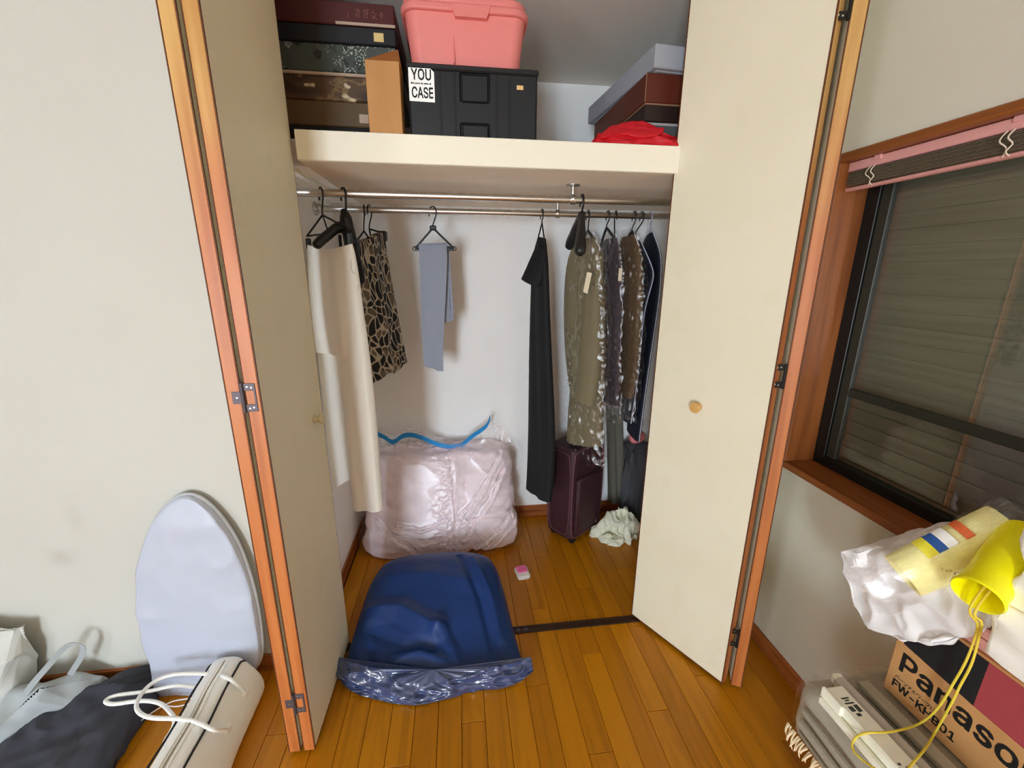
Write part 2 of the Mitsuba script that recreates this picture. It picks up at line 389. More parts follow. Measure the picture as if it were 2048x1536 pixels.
# ---------------------------------------------------------------- the window in the right wall
w1 = thing('window_1', 'dark window with a brown wooden frame and a closed ribbed shutter behind dusty glass', kind='structure')
WX = 1.222
part(w1, 'frame', cat(box((XR - 0.012, WY0, WZ0), (WX + 0.05, WY1, WZ0 + 0.024), 0.003)), 'window_wood', label='brown wooden sill')
part(w1, 'frame', box((XR - 0.010, WY1 - 0.022, WZ0 + 0.024), (WX + 0.05, WY1, WZ1 - 0.024), 0.002), 'window_wood_upright')
part(w1, 'frame', box((XR - 0.010, WY0, WZ0 + 0.024), (WX + 0.05, WY0 + 0.022, WZ1 - 0.024), 0.002), 'window_wood_upright')
part(w1, 'frame', box((XR - 0.012, WY0, WZ1 - 0.024), (WX + 0.05, WY1, WZ1), 0.003), 'window_wood')
sy0, sy1, sz0, sz1 = WY0 + 0.022, WY1 - 0.022, WZ0 + 0.024, WZ1 - 0.024
fr = 0.030
part(w1, 'sash', cat(box((WX, sy0, sz0), (WX + 0.03, sy1, sz0 + 0.034), 0.002), box((WX, sy0, sz1 - fr), (WX + 0.03, sy1, sz1), 0.002),
     box((WX, sy1 - 0.042, sz0), (WX + 0.03, sy1, sz1), 0.002), box((WX, sy0, sz0), (WX + 0.03, sy0 + 0.04, sz1), 0.002)), 'sash_black', label='black aluminium sash')
part(w1, 'sash', box((WX + 0.006, sy1 - 0.075, sz0 + 0.034), (WX + 0.024, sy1 - 0.042, sz1 - fr), 0.002), 'sash_inner')
part(w1, 'sash_bar', box((WX + 0.004, sy0 + 0.04, 1.022), (WX + 0.026, sy1 - 0.075, 1.047), 0.002), 'sash_inner', label='dark horizontal sash bar')
part(w1, 'pane', plain((WX + 0.0145, sy0 + 0.04, sz0 + 0.03), (WX + 0.015, sy1 - 0.04, sz1 - 0.03)), 'pane_glass')
for i in range(22):
    z = sz0 - 0.02 + i * 0.046
    q, e = (0.0040, 0.042) if z < 0.98 else (0.0009, 0.0455)     # the lower slats stand out more
    prof = [(1.292, z), (1.292 - 0.7 * q, z + 0.005), (1.292 - q, z + 0.02), (1.292 - 0.7 * q, z + e - 0.005), (1.292, z + e), (1.297, z + e), (1.297, z)]
    part(w1, 'shutter_slat', loft([[(x, y, zz) for x, zz in prof] for y in (sy0 - 0.02, sy1 + 0.02)]), 'shutter', 40)
part(w1, 'shutter_slat', plain((1.297, sy0 - 0.02, sz0 - 0.02), (1.3, sy1 + 0.02, sz1 + 0.02)), 'shutter')

# raised pink blind under the window's head
bl = thing('window_blind', 'pink venetian blind pulled up to the top of the window', 'blind')
by0, by1 = WY0 + 0.026, WY1 - 0.024
part(bl, 'head_rail', box((1.142, by0, WZ1 - 0.05), (1.168, by1, WZ1 - 0.0255), 0.002), 'blind_pink', label='pink head rail')
for i in range(12):
    z = WZ1 - 0.054 - i * 0.0030
    part(bl, 'slat', box((1.140 + 0.0015 * (i % 3), by0 + 0.004, z - 0.0012), (1.165 + 0.0015 * (i % 3), by1 - 0.004, z), 0.0003), 'blind_slat')
part(bl, 'bottom_rail', loft([[(1.1535 + 0.012 * math.cos(a), y, WZ1 - 0.098 + 0.0055 * math.sin(a)) for a in np.arange(12) * math.pi / 6] for y in (by0 + 0.002, by1 - 0.002)]), 'blind_pink', 40, label='pink bottom rail')
for y in (by1 - 0.09, by1 - 0.39, by1 - 0.8):
    part(bl, 'ladder_cord', cat(tube(spl([(1.137, y, WZ1 - 0.05), (1.131, y + 0.004, WZ1 - 0.066), (1.136, y - 0.003, WZ1 - 0.078), (1.133, y + 0.003, WZ1 - 0.09), (1.140, y, WZ1 - 0.1)], 14), 0.0016, 5),
        tube(spl([(1.137, y + 0.012, WZ1 - 0.05), (1.129, y + 0.016, WZ1 - 0.07), (1.137, y + 0.008, WZ1 - 0.082), (1.140, y + 0.012, WZ1 - 0.1)], 14), 0.0014, 5)), 'blind_cord', label='pale ladder cord')
    part(bl, 'clip', box((1.138, y - 0.01, WZ1 - 0.036), (1.150, y + 0.01, WZ1 - 0.0245), 0.001), 'blind_pink')
mat('blind_pink', S(226, 164, 158), 0.4)
mat('blind_slat', S(126, 112, 92), 0.5)
mat('blind_cord', S(214, 200, 180), 0.8)
mat('sash_inner', S(44, 46, 38), 0.4)
def shutter(p, n, uv):
    c = mix(S(120, 120, 100), S(98, 98, 80), fbm(p.y * 3, p.z * 90, 2, 3))
    smear = smoothstep(0.46, 0.62, fbm(p.y * 5, p.z * 9, 7, 4))
    c = mix(c, S(76, 74, 58), 0.8 * smear * smoothstep(1.1, 0.95, p.z))
    arc = smoothstep(0.035, 0.0, dr.abs(dr.sqrt(dr.square(p.y + 0.78) + dr.square((p.z - 1.25) * 1.2)) - 0.16))
    return mix(c, S(80, 76, 60), 0.6 * arc * noise(p.y * 30, p.z * 60, 1))
mat('shutter', proc(shutter), 0.6)

# ---------------------------------------------------------------- daylight, added side fill pane and added fill lamp (all behind the camera)
w2 = thing('window_2', 'daylit frosted glass door in the wall behind the camera', kind='structure')
for k, (x0, x1) in enumerate(((-2.12, -1.72), (-1.68, -1.28))):
    part(w2, 'frame', cat(box((x0 - 0.03, -5.60, 0.02), (x1 + 0.03, -5.56, 0.08)), box((x0 - 0.03, -5.60, 1.85), (x1 + 0.03, -5.56, 1.91)), box((x0 - 0.03, -5.60, 0.08), (x0, -5.56, 1.85)), box((x1, -5.60, 0.08), (x1 + 0.03, -5.56, 1.85))), 'trim_wood')
    pk = part(w2, 'pane', tm([(x0, -5.585, 0.08), (x1, -5.585, 0.08), (x1, -5.585, 1.85), (x0, -5.585, 1.85)], [[0, 2, 1], [0, 3, 2]]), 'white_plastic')
    scene[pk]['emitter'] = {'type': 'area', 'radiance': {'type': 'rgb', 'value': list(DAYLIGHT)}}
w3 = thing('added_window_3', 'added framed glowing pane for side fill light in the left wall, outside the picture', kind='structure')
part(w3, 'frame', cat(box((-2.6, -3.46, 0.04), (-2.57, -2.54, 0.10)), box((-2.6, -3.46, 1.50), (-2.57, -2.54, 1.56)), box((-2.6, -3.46, 0.10), (-2.57, -3.40, 1.50)), box((-2.6, -2.60, 0.10), (-2.57, -2.54, 1.50))), 'trim_wood')
pk = part(w3, 'pane', tm([(-2.59, -3.40, 0.10), (-2.59, -2.60, 0.10), (-2.59, -2.60, 1.50), (-2.59, -3.40, 1.50)], [[0, 1, 2], [0, 2, 3]]), 'white_plastic')
scene[pk]['emitter'] = {'type': 'area', 'radiance': {'type': 'rgb', 'value': list(SIDE_FILL)}}
cl = thing('fill_lamp', 'added round white ceiling lamp for faint fill light, out of view', 'lamp')
part(cl, 'base', lathe([(0.27, 0), (0.28, 0.01), (0.28, 0.03), (0.0, 0.032)], (-0.6, -2.1, 2.388), (0, 0, 1), 40), 'white_plastic', 30)
dk = part(cl, 'diffuser', lathe([(0.0, -0.075), (0.10, -0.072), (0.2, -0.055), (0.255, -0.025), (0.262, 0.0)], (-0.6, -2.1, 2.388), (0, 0, 1), 40), 'white_plastic', True)
scene[dk]['emitter'] = {'type': 'area', 'radiance': {'type': 'rgb', 'value': list(FILL_LAMP)}}

# ---------------------------------------------------------------- shelf and rods in the closet
sh = thing('closet_shelf', 'deep cream painted shelf across the closet, above the clothes rods', 'shelf')
SZ0, SZ1 = 1.7025, 1.780
part(sh, 'front_board', box((-0.4395, 0.0, SZ0), (XR - 0.013, 0.022, SZ1), 0.002), 'shelf_paint', label='thick cream front board')
part(sh, 'top_board', plain((-0.4385, 0.022, SZ1 - 0.018), (XR - 0.013, YB - 0.002, SZ1 - 0.0005)), 'shelf_paint')
part(sh, 'bottom_board', plain((-0.4385, 0.022, SZ0 + 0.001), (XR - 0.013, YB - 0.002, SZ0 + 0.007)), 'shelf_under', label='beige underside')
part(sh, 'end_block', box((-0.567, 0.09, SZ0 + 0.002), (-0.4395, YB - 0.002, SZ1 - 0.001), 0.002), 'wall_paper_closet')
part(sh, 'batten', box((-0.492, 0.13, SZ0 - 0.006), (-0.478, 0.50, SZ0 + 0.002), 0.002), 'shelf_paint')

def rod(y, z, post_x, label):
    r = thing('hanging_rod', label, 'clothes rod')
    x0, x1 = -0.567, XR - 0.001
    part(r, 'pipe', tube([(x0, y, z), (x1, y, z)], 0.0125, 20), 'chrome', 30)
    for px in post_x:
        b = part(r, 'bracket', cat(lathe([(0.026, 0), (0.026, 0.002), (0.012, 0.006), (0.0, 0.006)], (px, y, SZ0), (0, 0, -1), 24), tube([(px, y, SZ0 - 0.004), (px, y, z + 0.018)], 0.0065, 12)), 'chrome', 30, label='chrome hanging bracket')
        part(b, 'collar', tube([(px - 0.009, y, z), (px + 0.009, y, z)], 0.0165, 20), 'chrome', 30)
        part(b, 'screw', lathe([(0.006, 0), (0.006, 0.006), (0.0, 0.008)], (px, y - 0.0155, z), (0, -1, 0), 12), 'chrome', 30)
    for x, s in ((x0, 1), (x1, -1)):
        part(r, 'flange', lathe([(0.026, 0), (0.026, 0.003), (0.018, 0.012), (0.0, 0.012)], (x, y, z), (s, 0, 0), 24), 'chrome', 30)
    return r
FY, FZ = 0.225, 1.653
BY, BZ = 0.543, 1.645
rod(FY, FZ, (0.418,), 'front chrome clothes rod under the closet shelf')
rod(BY, BZ, (0.437, -0.545), 'rear chrome clothes rod under the closet shelf, the one nearer the back wall')
# ================================================================ on the shelf
def carton_like(key_base, label, cat_, lo, hi, bsdf, group=None, lid=None, lid_bsdf=None, over=0.004, b=0.003):
    k = thing(key_base, label, cat_, group)
    lo, hi = np.array(lo, float), np.array(hi, float)
    if lid:
        part(k, 'body', box(lo, (hi[0], hi[1], hi[2] - 0.004), b), bsdf)
        part(k, 'lid', box((lo[0] - over, lo[1] - over, hi[2] - lid), (hi[0] + over, hi[1] + over, hi[2]), b), lid_bsdf or bsdf)
    else:
        part(k, 'body', box(lo, hi, b), bsdf)
    return k

def floral(p, n, uv):
    x, z = p.x * 46 + 0.8 * noise(p.x * 60, p.z * 60, 1), p.z * 46 + p.y * 30
    f1, f2, w = voronoi(x, z)
    c = mix(S(72, 80, 76), S(46, 54, 48), fbm(p.x * 22, p.z * 22, p.y * 22, 3))
    c = mix(c, S(28, 30, 30), 0.9 * smoothstep(0.30, 0.16, dr.abs(f1 - 0.3)) * smoothstep(0.72, 0.8, w))
    dots = voronoi(p.x * 150 + 3, p.z * 150 + p.y * 120)
    c = mix(c, S(176, 182, 170), smoothstep(0.32, 0.18, dots[0]) * smoothstep(-0.40, -0.30, p.x) * smoothstep(0.45, 0.55, noise(p.x * 30, p.z * 40, 2)))
    return mix(c, S(150, 156, 150), 0.7 * smoothstep(0.62, 0.72, fbm(p.x * 30 + 8, p.z * 30, 3)) * smoothstep(-0.36, -0.44, p.x))
def marbled(p, n, uv):
    a = fbm(p.x * 18, p.z * 26, p.y * 18, 4)
    v = smoothstep(0.06, 0.0, dr.abs(a - 0.5))
    c = mix(S(80, 56, 34), S(48, 30, 17), smoothstep(0.35, 0.65, fbm(p.x * 9 + 4, p.z * 30, p.y * 9, 3)))
    c = mix(c, S(140, 116, 76), 0.55 * v)
    return mix(c, S(196, 180, 150), smoothstep(0.70, 0.78, fbm(p.x * 22 + 1, p.z * 30 + 5, 1, 3)))
mat('floral_paper', proc(floral), 0.5)
mat('marbled_paper', proc(marbled), 0.5)
mat('brown_paper', proc(lambda p, n, uv: mix(S(94, 72, 42), S(72, 53, 29), noise(p.x * 26, 0, p.y * 26))), 0.55)
mat('maroon_board', S(72, 24, 24), 0.5)
mat('navy_board', S(18, 20, 26), 0.5)
mat('pale_edge', S(176, 156, 138), 0.7)
mat('faint_ink', S(140, 92, 88), 0.7)
mat('cardboard', proc(lambda p, n, uv: mix(S(196, 146, 92), S(180, 130, 78), fbm(p.x * 30, p.y * 30, p.z * 9, 3))), 0.8)
mat('cardboard_inside', S(150, 92, 44), 0.85)
mat('tan_label', S(214, 190, 130), 0.7)
mat('tan_tag', S(220, 178, 122), 0.7)

SX0, SX1, SY = -0.555, -0.165, 0.125
Zs = 1.7812
carton_like('tray', 'flat black tray under the stack of boxes on the left of the shelf', 'tray', (SX0, SY - 0.004, Zs), (SX1 - 0.07, 0.6, 1.825), 'black_matte')
b = thing('storage_box', 'plain brown paper-covered box at the bottom of the left stack', 'box')
part(b, 'body', box((SX0, SY, 1.826), (SX1 - 0.07, 0.6, 1.894), 0.003), 'brown_paper')
part(b, 'sticker', plain((-0.285, SY - 0.0006, 1.838), (-0.258, SY + 0.001, 1.862)), 'pale_edge', label='small pale sticker')
b = thing('storage_box', 'brown marbled box with a pale rim, under the flower-patterned box', 'box')
part(b, 'body', box((SX0, SY, 1.895), (SX1 - 0.07, 0.6, 1.960), 0.003), 'marbled_paper')
part(b, 'rim', box((SX0, SY - 0.004, 1.960), (SX1 - 0.068, 0.602, 1.968), 0.002), 'pale_edge')
b = thing('storage_box', 'grey-green flower-patterned box in the left stack', 'box')
part(b, 'body', box((SX0, SY, 1.969), (SX1, 0.6, 2.042), 0.003), 'floral_paper')
b = thing('storage_box', 'black box with a small tan label, under the maroon box', 'box')
part(b, 'body', box((SX0, SY - 0.003, 2.043), (SX1 + 0.003, 0.6, 2.0875), 0.003), 'navy_board')
part(b, 'label_sticker', box((-0.2255, SY - 0.0045, 2.052), (-0.197, SY - 0.002, 2.0745), 0.0005), 'tan_label', label='tan paper label')
b = thing('storage_box', 'dark maroon flat box with faint writing, on top of the left stack', 'box')
part(b, 'body', box((SX0, SY - 0.004, 2.0885), (SX1 + 0.002, 0.6, 2.146), 0.003), 'maroon_board')
part(b, 'edge_strip', box((-0.33, SY - 0.0055, 2.089), (SX1 + 0.003, SY - 0.002, 2.0965), 0.001), 'pale_edge')
gly = [[[(0.0, .6), (.1, .3), (.05, .0)]], [[(.0, .9), (.5, .8)], [(.1, .5), (.05, 0)], [(.3, 1), (.2, .2)], [(.5, .9), (.4, 0), (.3, .1)]], [[(0, .8), (.7, .9)], [(.2, 1), (.15, 0)], [(.5, 1), (.45, 0)], [(.25, .5), (.6, .5)]],
       [[(0, .7), (.6, .6), (.2, 0)], [(.3, 1), (.25, .6)], [(.1, .35), (.7, 0)]], [[(.1, .5), (.3, .8), (.5, .5), (.3, .2), (.1, .5)], [(.3, .9), (.3, 0)]]]
x = -0.295; gm = []
for g in gly:
    for st in g:
        gm.append(tube(np.array([(x + q[0] * 0.024, SY - 0.0042, 2.108 + q[1] * 0.022) for q in st]), 0.0007, 4))
    x += 0.022
part(b, 'lettering', cat(*gm), 'faint_ink')

# small open cardboard box in front of the stack
b = thing('cardboard_box', 'small open plain cardboard box standing between the stack and the black container', 'box')
cx0, cx1, cy0, cy1, cz = -0.2405, -0.1475, 0.028, 0.112, 1.968
part(b, 'front_wall', box((cx0, cy0, Zs), (cx1, cy0 + 0.004, cz), 0.001), 'cardboard')
part(b, 'side_wall', box((cx0, cy0 + 0.004, Zs), (cx0 + 0.004, cy1, cz), 0.001), 'cardboard')
part(b, 'side_wall', box((cx1 - 0.004, cy0 + 0.004, Zs), (cx1, cy1, cz), 0.001), 'cardboard')
part(b, 'back_wall', box((cx0 + 0.004, cy1 - 0.004, Zs), (cx1 - 0.004, cy1, cz), 0.001), 'cardboard')
part(b, 'bottom', box((cx0 + 0.004, cy0 + 0.004, Zs), (cx1 - 0.004, cy1 - 0.004, Zs + 0.004), 0.001), 'cardboard')
def plate(pts, t):
    p = np.array(pts, float); n_ = np.cross(p[1] - p[0], p[2] - p[0]); n_ /= np.linalg.norm(n_)
    return hull(np.vstack([p - n_ * t / 2, p + n_ * t / 2]))
part(b, 'flap', plate([(cx0, cy0 + 0.004, cz), (cx1, cy0 + 0.004, cz), (cx1 - 0.010, cy0 + 0.055, cz + 0.050), (cx0 + 0.075, cy0 + 0.055, cz + 0.044)], 0.003), 'cardboard_inside', label='folded-in flap')
part(b, 'flap', plate([(cx1, cy0 + 0.006, cz - 0.006), (cx1, cy1, cz), (cx1 - 0.008, cy0 + 0.058, cz + 0.052)], 0.003), 'cardboard')

# black container
bn = thing('storage_container', 'black plastic container with a white sticker, on the middle of the shelf', 'container')
bx0, bx1, by_, bz1 = -0.1265, 0.2485, 0.032, 1.9705
body = box((bx0, by_, Zs), (bx1, 0.52, bz1 - 0.012), 0.006)
cut = [box((0.0195, by_ - 0.02, 1.8765), (0.1085, by_ + 0.010, 1.9535), 0.004), box((0.0185, by_ - 0.02, 1.785), (0.1075, by_ + 0.010, 1.8255), 0.004)]
for c in cut: body = trimesh.boolean.difference([body, c], engine='manifold')
part(bn, 'body', body, 'bin_black')
part(bn, 'lid', box((bx0 - 0.003, by_ - 0.003, bz1 - 0.016), (bx1 + 0.003, 0.523, bz1), 0.004), 'bin_black')
for (z0, z1) in ((1.8805, 1.9495), (1.785, 1.8215)):
    part(bn, 'panel', box((0.0255, by_ + 0.003, z0), (0.1025, by_ + 0.012, z1), 0.003), 'bin_black', label='recessed square panel')
for xr in (-0.036, 0.006, 0.128, 0.165):
    part(bn, 'rib', box((xr - 0.0025, by_ - 0.0022, Zs + 0.004), (xr + 0.0025, by_ + 0.002, bz1 - 0.02), 0.001), 'bin_black')
st = part(bn, 'sticker', loft([[(-0.1235, y, 1.8735), (-0.0515, y, 1.8725), (-0.0515, y, 1.948), (-0.062, y, 1.958), (-0.1235, y, 1.9605)] for y in (by_ - 0.0006, by_ - 0.0012)]), 'white_paper', label='white sticker with black lettering')
yt = by_ - 0.0012
part(st, 'lettering', cat(text('YOU', 0.026, (-0.1165, yt, 1.928), (1, 0, 0), (0, 0, 1), bold=True, width=0.056),
     *[box((x0, yt - 0.0004, 1.9168), (x0 + w_, yt + 0.0002, 1.9168 + h_), 0.0001) for x0, w_, h_ in ((-0.1175, 0.0042, 0.004), (-0.1127, 0.0030, 0.0028), (-0.1092, 0.0016, 0.004), (-0.1058, 0.0048, 0.0028), (-0.1004, 0.0022, 0.004), (-0.0964, 0.0040, 0.0030), (-0.0900, 0.0026, 0.0040), (-0.0868, 0.0036, 0.0028), (-0.0812, 0.0046, 0.0030), (-0.0760, 0.0024, 0.0040), (-0.0730, 0.0044, 0.0028), (-0.0660, 0.0052, 0.0030))],
     text('CASE', 0.026, (-0.1175, yt, 1.883), (1, 0, 0), (0, 0, 1), bold=True, width=0.060)), 'ink_black')
part(bn, 'tag', box((0.1865, by_ - 0.0014, 1.917), (0.206, by_ - 0.0003, 1.9285), 0.0003), 'tan_tag', label='small orange price tag')
mat('bin_black', S(25, 27, 30), 0.42)
mat('white_paper', S(244, 244, 240), 0.6)
mat('ink_black', S(18, 18, 18), 0.6)

# pink tub
tb = thing('storage_tub', 'salmon pink plastic tub with a lid, on top of the black container', 'tub')
def at(m, x, y, z): m = m.copy(); m.apply_translation((x, y, z)); return m
part(tb, 'body', at(rbox(0.316, 0.40, 0.139, 0.035, 0.008, flare=0.014), 0.0425, 0.262, bz1 + 0.0008), 'tub_pink', 40)
part(tb, 'rim', at(rbox(0.366, 0.45, 0.020, 0.05, 0.006), 0.0425, 0.262, bz1 + 0.132), 'tub_pink', 40)
part(tb, 'lid', at(rbox(0.352, 0.436, 0.024, 0.05, 0.009), 0.0425, 0.262, bz1 + 0.1515), 'tub_pink', 40)
part(tb, 'latch', hull([(x, y, z) for x, z in ((0.0, 2.118), (0.012, 2.0885), (0.100, 2.0885), (0.112, 2.118)) for y in (0.0335, 0.052)]), 'tub_pink', label='latch flap')
part(tb, 'rib', box((0.003, 0.0535, bz1 + 0.012), (0.009, 0.0625, bz1 + 0.128), 0.0015), 'tub_pink')
mat('tub_pink', S(219, 126, 120), 0.42, specular=0.4)

# boxes on the right of the shelf
def turned(m, o, deg):
    m = m.copy(); m.apply_transform(trimesh.transformations.rotation_matrix(math.radians(deg), (0, 0, 1))); m.apply_translation(o); return m
mat('grey_board', S(150, 154, 162), 0.6)
mat('grey_dark', S(74, 76, 78), 0.6)
mat('redbrown_board', S(84, 33, 19), 0.4)
mat('darkbrown_board', S(34, 20, 17), 0.4)
mat('edge_brown', S(128, 96, 74), 0.5)
b = thing('flat_box', 'low dark grey box at the bottom of the right-hand stack, behind the red cloth', 'box')
part(b, 'body', turned(box((0.0, 0.0, 0), (0.36, 0.49, 0.0795), 0.003), (0.606, 0.078, Zs), 0.6), 'grey_dark')
part(b, 'edge_strip', turned(box((0.0, -0.003, 0.0755), (0.36, 0.003, 0.0835), 0.001), (0.606, 0.078, Zs), 0.6), 'edge_grey')
mat('edge_grey', S(150, 148, 146), 0.6)
b = thing('flat_box', 'black-brown box in the right-hand stack, under the red-brown box', 'box')
part(b, 'body', turned(box((0, 0, 0), (0.36, 0.49, 0.052), 0.003), (0.602, 0.074, 1.866), 0.9), 'darkbrown_board')
part(b, 'edge_strip', turned(cat(box((-0.002, -0.002, 0.047), (0.36, 0.002, 0.052), 0.001), box((-0.002, -0.002, 0.047), (0.002, 0.49, 0.052), 0.001)), (0.602, 0.074, 1.866), 0.9), 'edge_brown')
b = thing('flat_box', 'red-brown box in the right-hand stack, under the grey lid', 'box')
part(b, 'body', turned(box((0, 0, 0), (0.36, 0.48, 0.083), 0.003), (0.600, 0.076, 1.9195), 1.6), 'redbrown_board')
part(b, 'edge_strip', turned(box((-0.001, -0.0015, 0.0), (0.0015, 0.0015, 0.083), 0.0006), (0.600, 0.076, 1.9195), 1.6), 'edge_brown')
b = thing('flat_box', 'pale grey shallow lidded box on top of the right-hand stack', 'box')
part(b, 'body', turned(box((0.015, 0.015, 0), (0.37, 0.515, 0.04), 0.003), (0.612, 0.052, 2.0035), 5.2), 'grey_board')
part(b, 'lid', turned(box((0, 0, 0), (0.385, 0.53, 0.064), 0.003), (0.612, 0.052, 2.0065), 5.2), 'grey_board')

rc = thing('red_cloth', 'bright red folded cloth in front of the right-hand stack on the shelf', 'cloth')
m = hull([(0.425, 0.012, Zs), (0.70, 0.012, Zs), (0.70, 0.07, Zs), (0.425, 0.07, Zs), (0.44, 0.03, 1.806), (0.475, 0.05, 1.832), (0.52, 0.055, 1.852), (0.592, 0.06, 1.858), (0.61, 0.045, 1.835), (0.64, 0.035, 1.812), (0.70, 0.04, 1.818), (0.66, 0.015, 1.80)])
m = wrinkle(refine(m, 0.008), 0.007, 12, 3, True, 2, (1, 1, 1.6))
part(rc, 'fabric', floorclamp(m, Zs), 'red_fabric', True)
m = pillow([(0, 0), (0.07, 0.012), (0.13, -0.004), (0.2, 0.02), (0.21, 0.05), (0.12, 0.04), (0.04, 0.055)], 0.008, (0.44, 0.012, 1.796), (1, 0, 0.06), (0, 0.5, 0.6), (0, -0.6, 0.5))
part(rc, 'fold', floorclamp(wrinkle(m, 0.003, 40, 5), Zs), 'red_fabric', True)
mat('red_fabric', S(188, 16, 30), 0.5, sheen=0.3)

# ================================================================ hangers and clothes
def hook(o, d, neck, r=0.0026):
    o, d, up = np.array(o, float), np.array([*d, 0.0]), np.array([0, 0, 1.0]); d /= np.linalg.norm(d)
    L = [(-0.019, -0.020), (-0.0192, -0.004), (-0.0136, 0.0125), (0, 0.0180), (0.0136, 0.0125), (0.0190, 0.0), (0.0165, -0.02)]
    p = [o + a * d + b * up for a, b in L]
    n_ = np.array(neck, float); p += [n_ + up * 0.012, n_]
    return tube(spl(p, 30), r, 8)

def wire_hanger(label, o, d, neck, A, B, bsdf='black_plastic', r=0.0032, extra=(), group=None):
    h = thing('clothes_hanger', label, 'hanger', group)
    part(h, 'hook', hook(o, d, neck), bsdf, True)
    n_, A, B = (np.array(q, float) for q in (neck, A, B))
    f = [tube([n_, A], r, 8), tube([n_, B], r, 8), tube([A, B], r, 8)]
    f += [trimesh.creation.icosphere(2, r * 1.02) for _ in range(3)]
    for s_, q in zip(f[3:6], (n_, A, B)): s_.apply_translation(q)
    for e in extra: f.append(tube(e, r * 0.8, 6))
    part(h, 'frame', cat(*f), bsdf, True)
    return h

# white trousers on a thin black hanger, left end of the front rod
n0, a0, b0 = np.array((-0.4501, 0.2250, 1.5842)), np.array((-0.5287, 0.2900, 1.5206)), np.array((-0.3457, 0.1700, 1.5298))
h = wire_hanger('thin black hanger with a centre bar holding the white trousers', ((-0.4489, 0.2250, 1.6563)[0], FY, FZ), (0.55, -0.83), n0, a0, b0, extra=[[n0, (a0 + b0) / 2]])
for q, ps in ((a0, (-0.5258, 0.2900, 1.4867)), (b0, (-0.3566, 0.1700, 1.4980))):
    part(h, 'clip', box(np.array(ps) - [0.008, 0.008, 0.014], np.array(ps) + [0.008, 0.008, 0.026], 0.003), 'black_plastic', label='black trouser clip')
tr = thing('trousers', 'long white trousers hanging from clips at the left end of the front rod', 'trousers')
yl, yr = 0.30, 0.15
waist = garment([((-0.5312, 0.3000, 1.4975), (-0.3489, 0.1600, 1.5038)), ((-0.5315, 0.3000, 1.4037), (-0.3357, 0.1500, 1.3716)), ((-0.5335, 0.3000, 1.2593), (-0.3317, 0.1400, 1.2379)), ((-0.5319, 0.3000, 1.1076), (-0.3298, 0.1400, 1.0972))], (0.018, 0.028, 0.034, 0.03), folds=0.011, nf=5, seed=2, m=20)
v = waist.vertices; top = v[:, 2].max()
sag = np.clip((v[:, 2] - (top - 0.05)) / 0.05, 0, 1)
u_ = np.clip((v[:, 0] - v[:, 0].min()) / np.ptp(v[:, 0]), 0, 1)
v[:, 2] -= 0.030 * sag * np.sin(np.pi * u_) ** 0.7; waist.vertices = v
part(tr, 'waist', waist, 'white_cotton', 35)
part(tr, 'leg', garment([((-0.4522, 0.2400, 1.2279), (-0.3317, 0.1400, 1.2379)), ((-0.4267, 0.2100, 1.0089), (-0.3232, 0.1300, 1.0266)), ((-0.4259, 0.2000, 0.7734), (-0.3200, 0.1300, 0.7973)), ((-0.4295, 0.1900, 0.4950), (-0.3178, 0.1300, 0.5058))], (0.03, 0.034, 0.034, 0.03), folds=0.007, nf=3, seed=4), 'white_cotton', 35)
part(tr, 'leg', garment([((-0.5468, 0.3400, 1.2178), (-0.4275, 0.2800, 1.1858)), ((-0.5482, 0.3400, 0.9790), (-0.4531, 0.2800, 0.9918)), ((-0.5474, 0.3400, 0.7435), (-0.4611, 0.2800, 0.7636)), ((-0.5502, 0.3400, 0.4954), (-0.4652, 0.2800, 0.5689))], (0.03, 0.03, 0.028, 0.022), folds=0.004, nf=3, seed=7), 'white_cotton', 35)
part(tr, 'pocket_edge', tube(spl([(-0.3445, 0.1150, 1.4356), (-0.3406, 0.1100, 1.3962), (-0.3273, 0.1100, 1.3851), (-0.3285, 0.1050, 1.3403)], 16), 0.0012, 5), 'cream_seam')
mat('white_cotton', S(244, 243, 234), 0.85, sheen=0.3)
mat('cream_seam', S(196, 190, 168), 0.9)

# broad empty black hanger beside it
def broad_hanger(label, o, d, neck, A, B, sa=0.05, r0=0.014, r1=0.021, part_name='shoulder'):
    h = thing('clothes_hanger', label, 'hanger')
    part(h, 'hook', hook(o, d, np.array(neck) + [0, 0, 0.01], 0.0034), 'black_plastic', True)
    n_ = np.array(neck, float)
    for E_ in (A, B):
        E_ = np.array(E_, float); mid = (n_ + E_) / 2 + [0, 0, 0.012]
        p = spl([n_ + [0, 0, 0.006], n_ * 0.7 + E_ * 0.3 + [0, 0, 0.014], mid, E_ * 0.85 + n_ * 0.15 + [0, 0, 0.006], E_], 18)
        rr = np.interp(np.linspace(0, 1, 18), [0, 0.3, 0.8, 0.97, 1], [r0, r0, r1, r1 * 0.9, r1 * 0.55])
        part(h, part_name, tube(p, rr, 14), 'black_plastic', True)
    return h
nk = np.array((-0.3732, 0.2250, 1.5504))
bh = broad_hanger('broad empty black coat hanger between the white trousers and the patterned skirt', ((-0.3763, 0.2250, 1.6582)[0], FY, FZ), (0.6, -0.8), nk, (-0.4630, 0.1500, 1.4765), (-0.3596, 0.3200, 1.3574), r0=0.016, r1=0.016)
part(bh, 'neck', tube(spl([(-0.3797, 0.2250, 1.6047), (-0.3755, 0.2250, 1.5793), (-0.3708, 0.2250, 1.5407), (-0.3662, 0.2350, 1.4889)], 16), np.interp(np.linspace(0, 1, 16), [0, 0.3, 1], [0.008, 0.020, 0.024]), 16), 'black_plastic', True)
part(bh, 'strap', box(np.array((-0.3916, 0.1900, 1.4892)) - [0.005, 0.002, 0.03], np.array((-0.3916, 0.1900, 1.4892)) + [0.005, 0.002, 0.03], 0.001), 'black_matte')
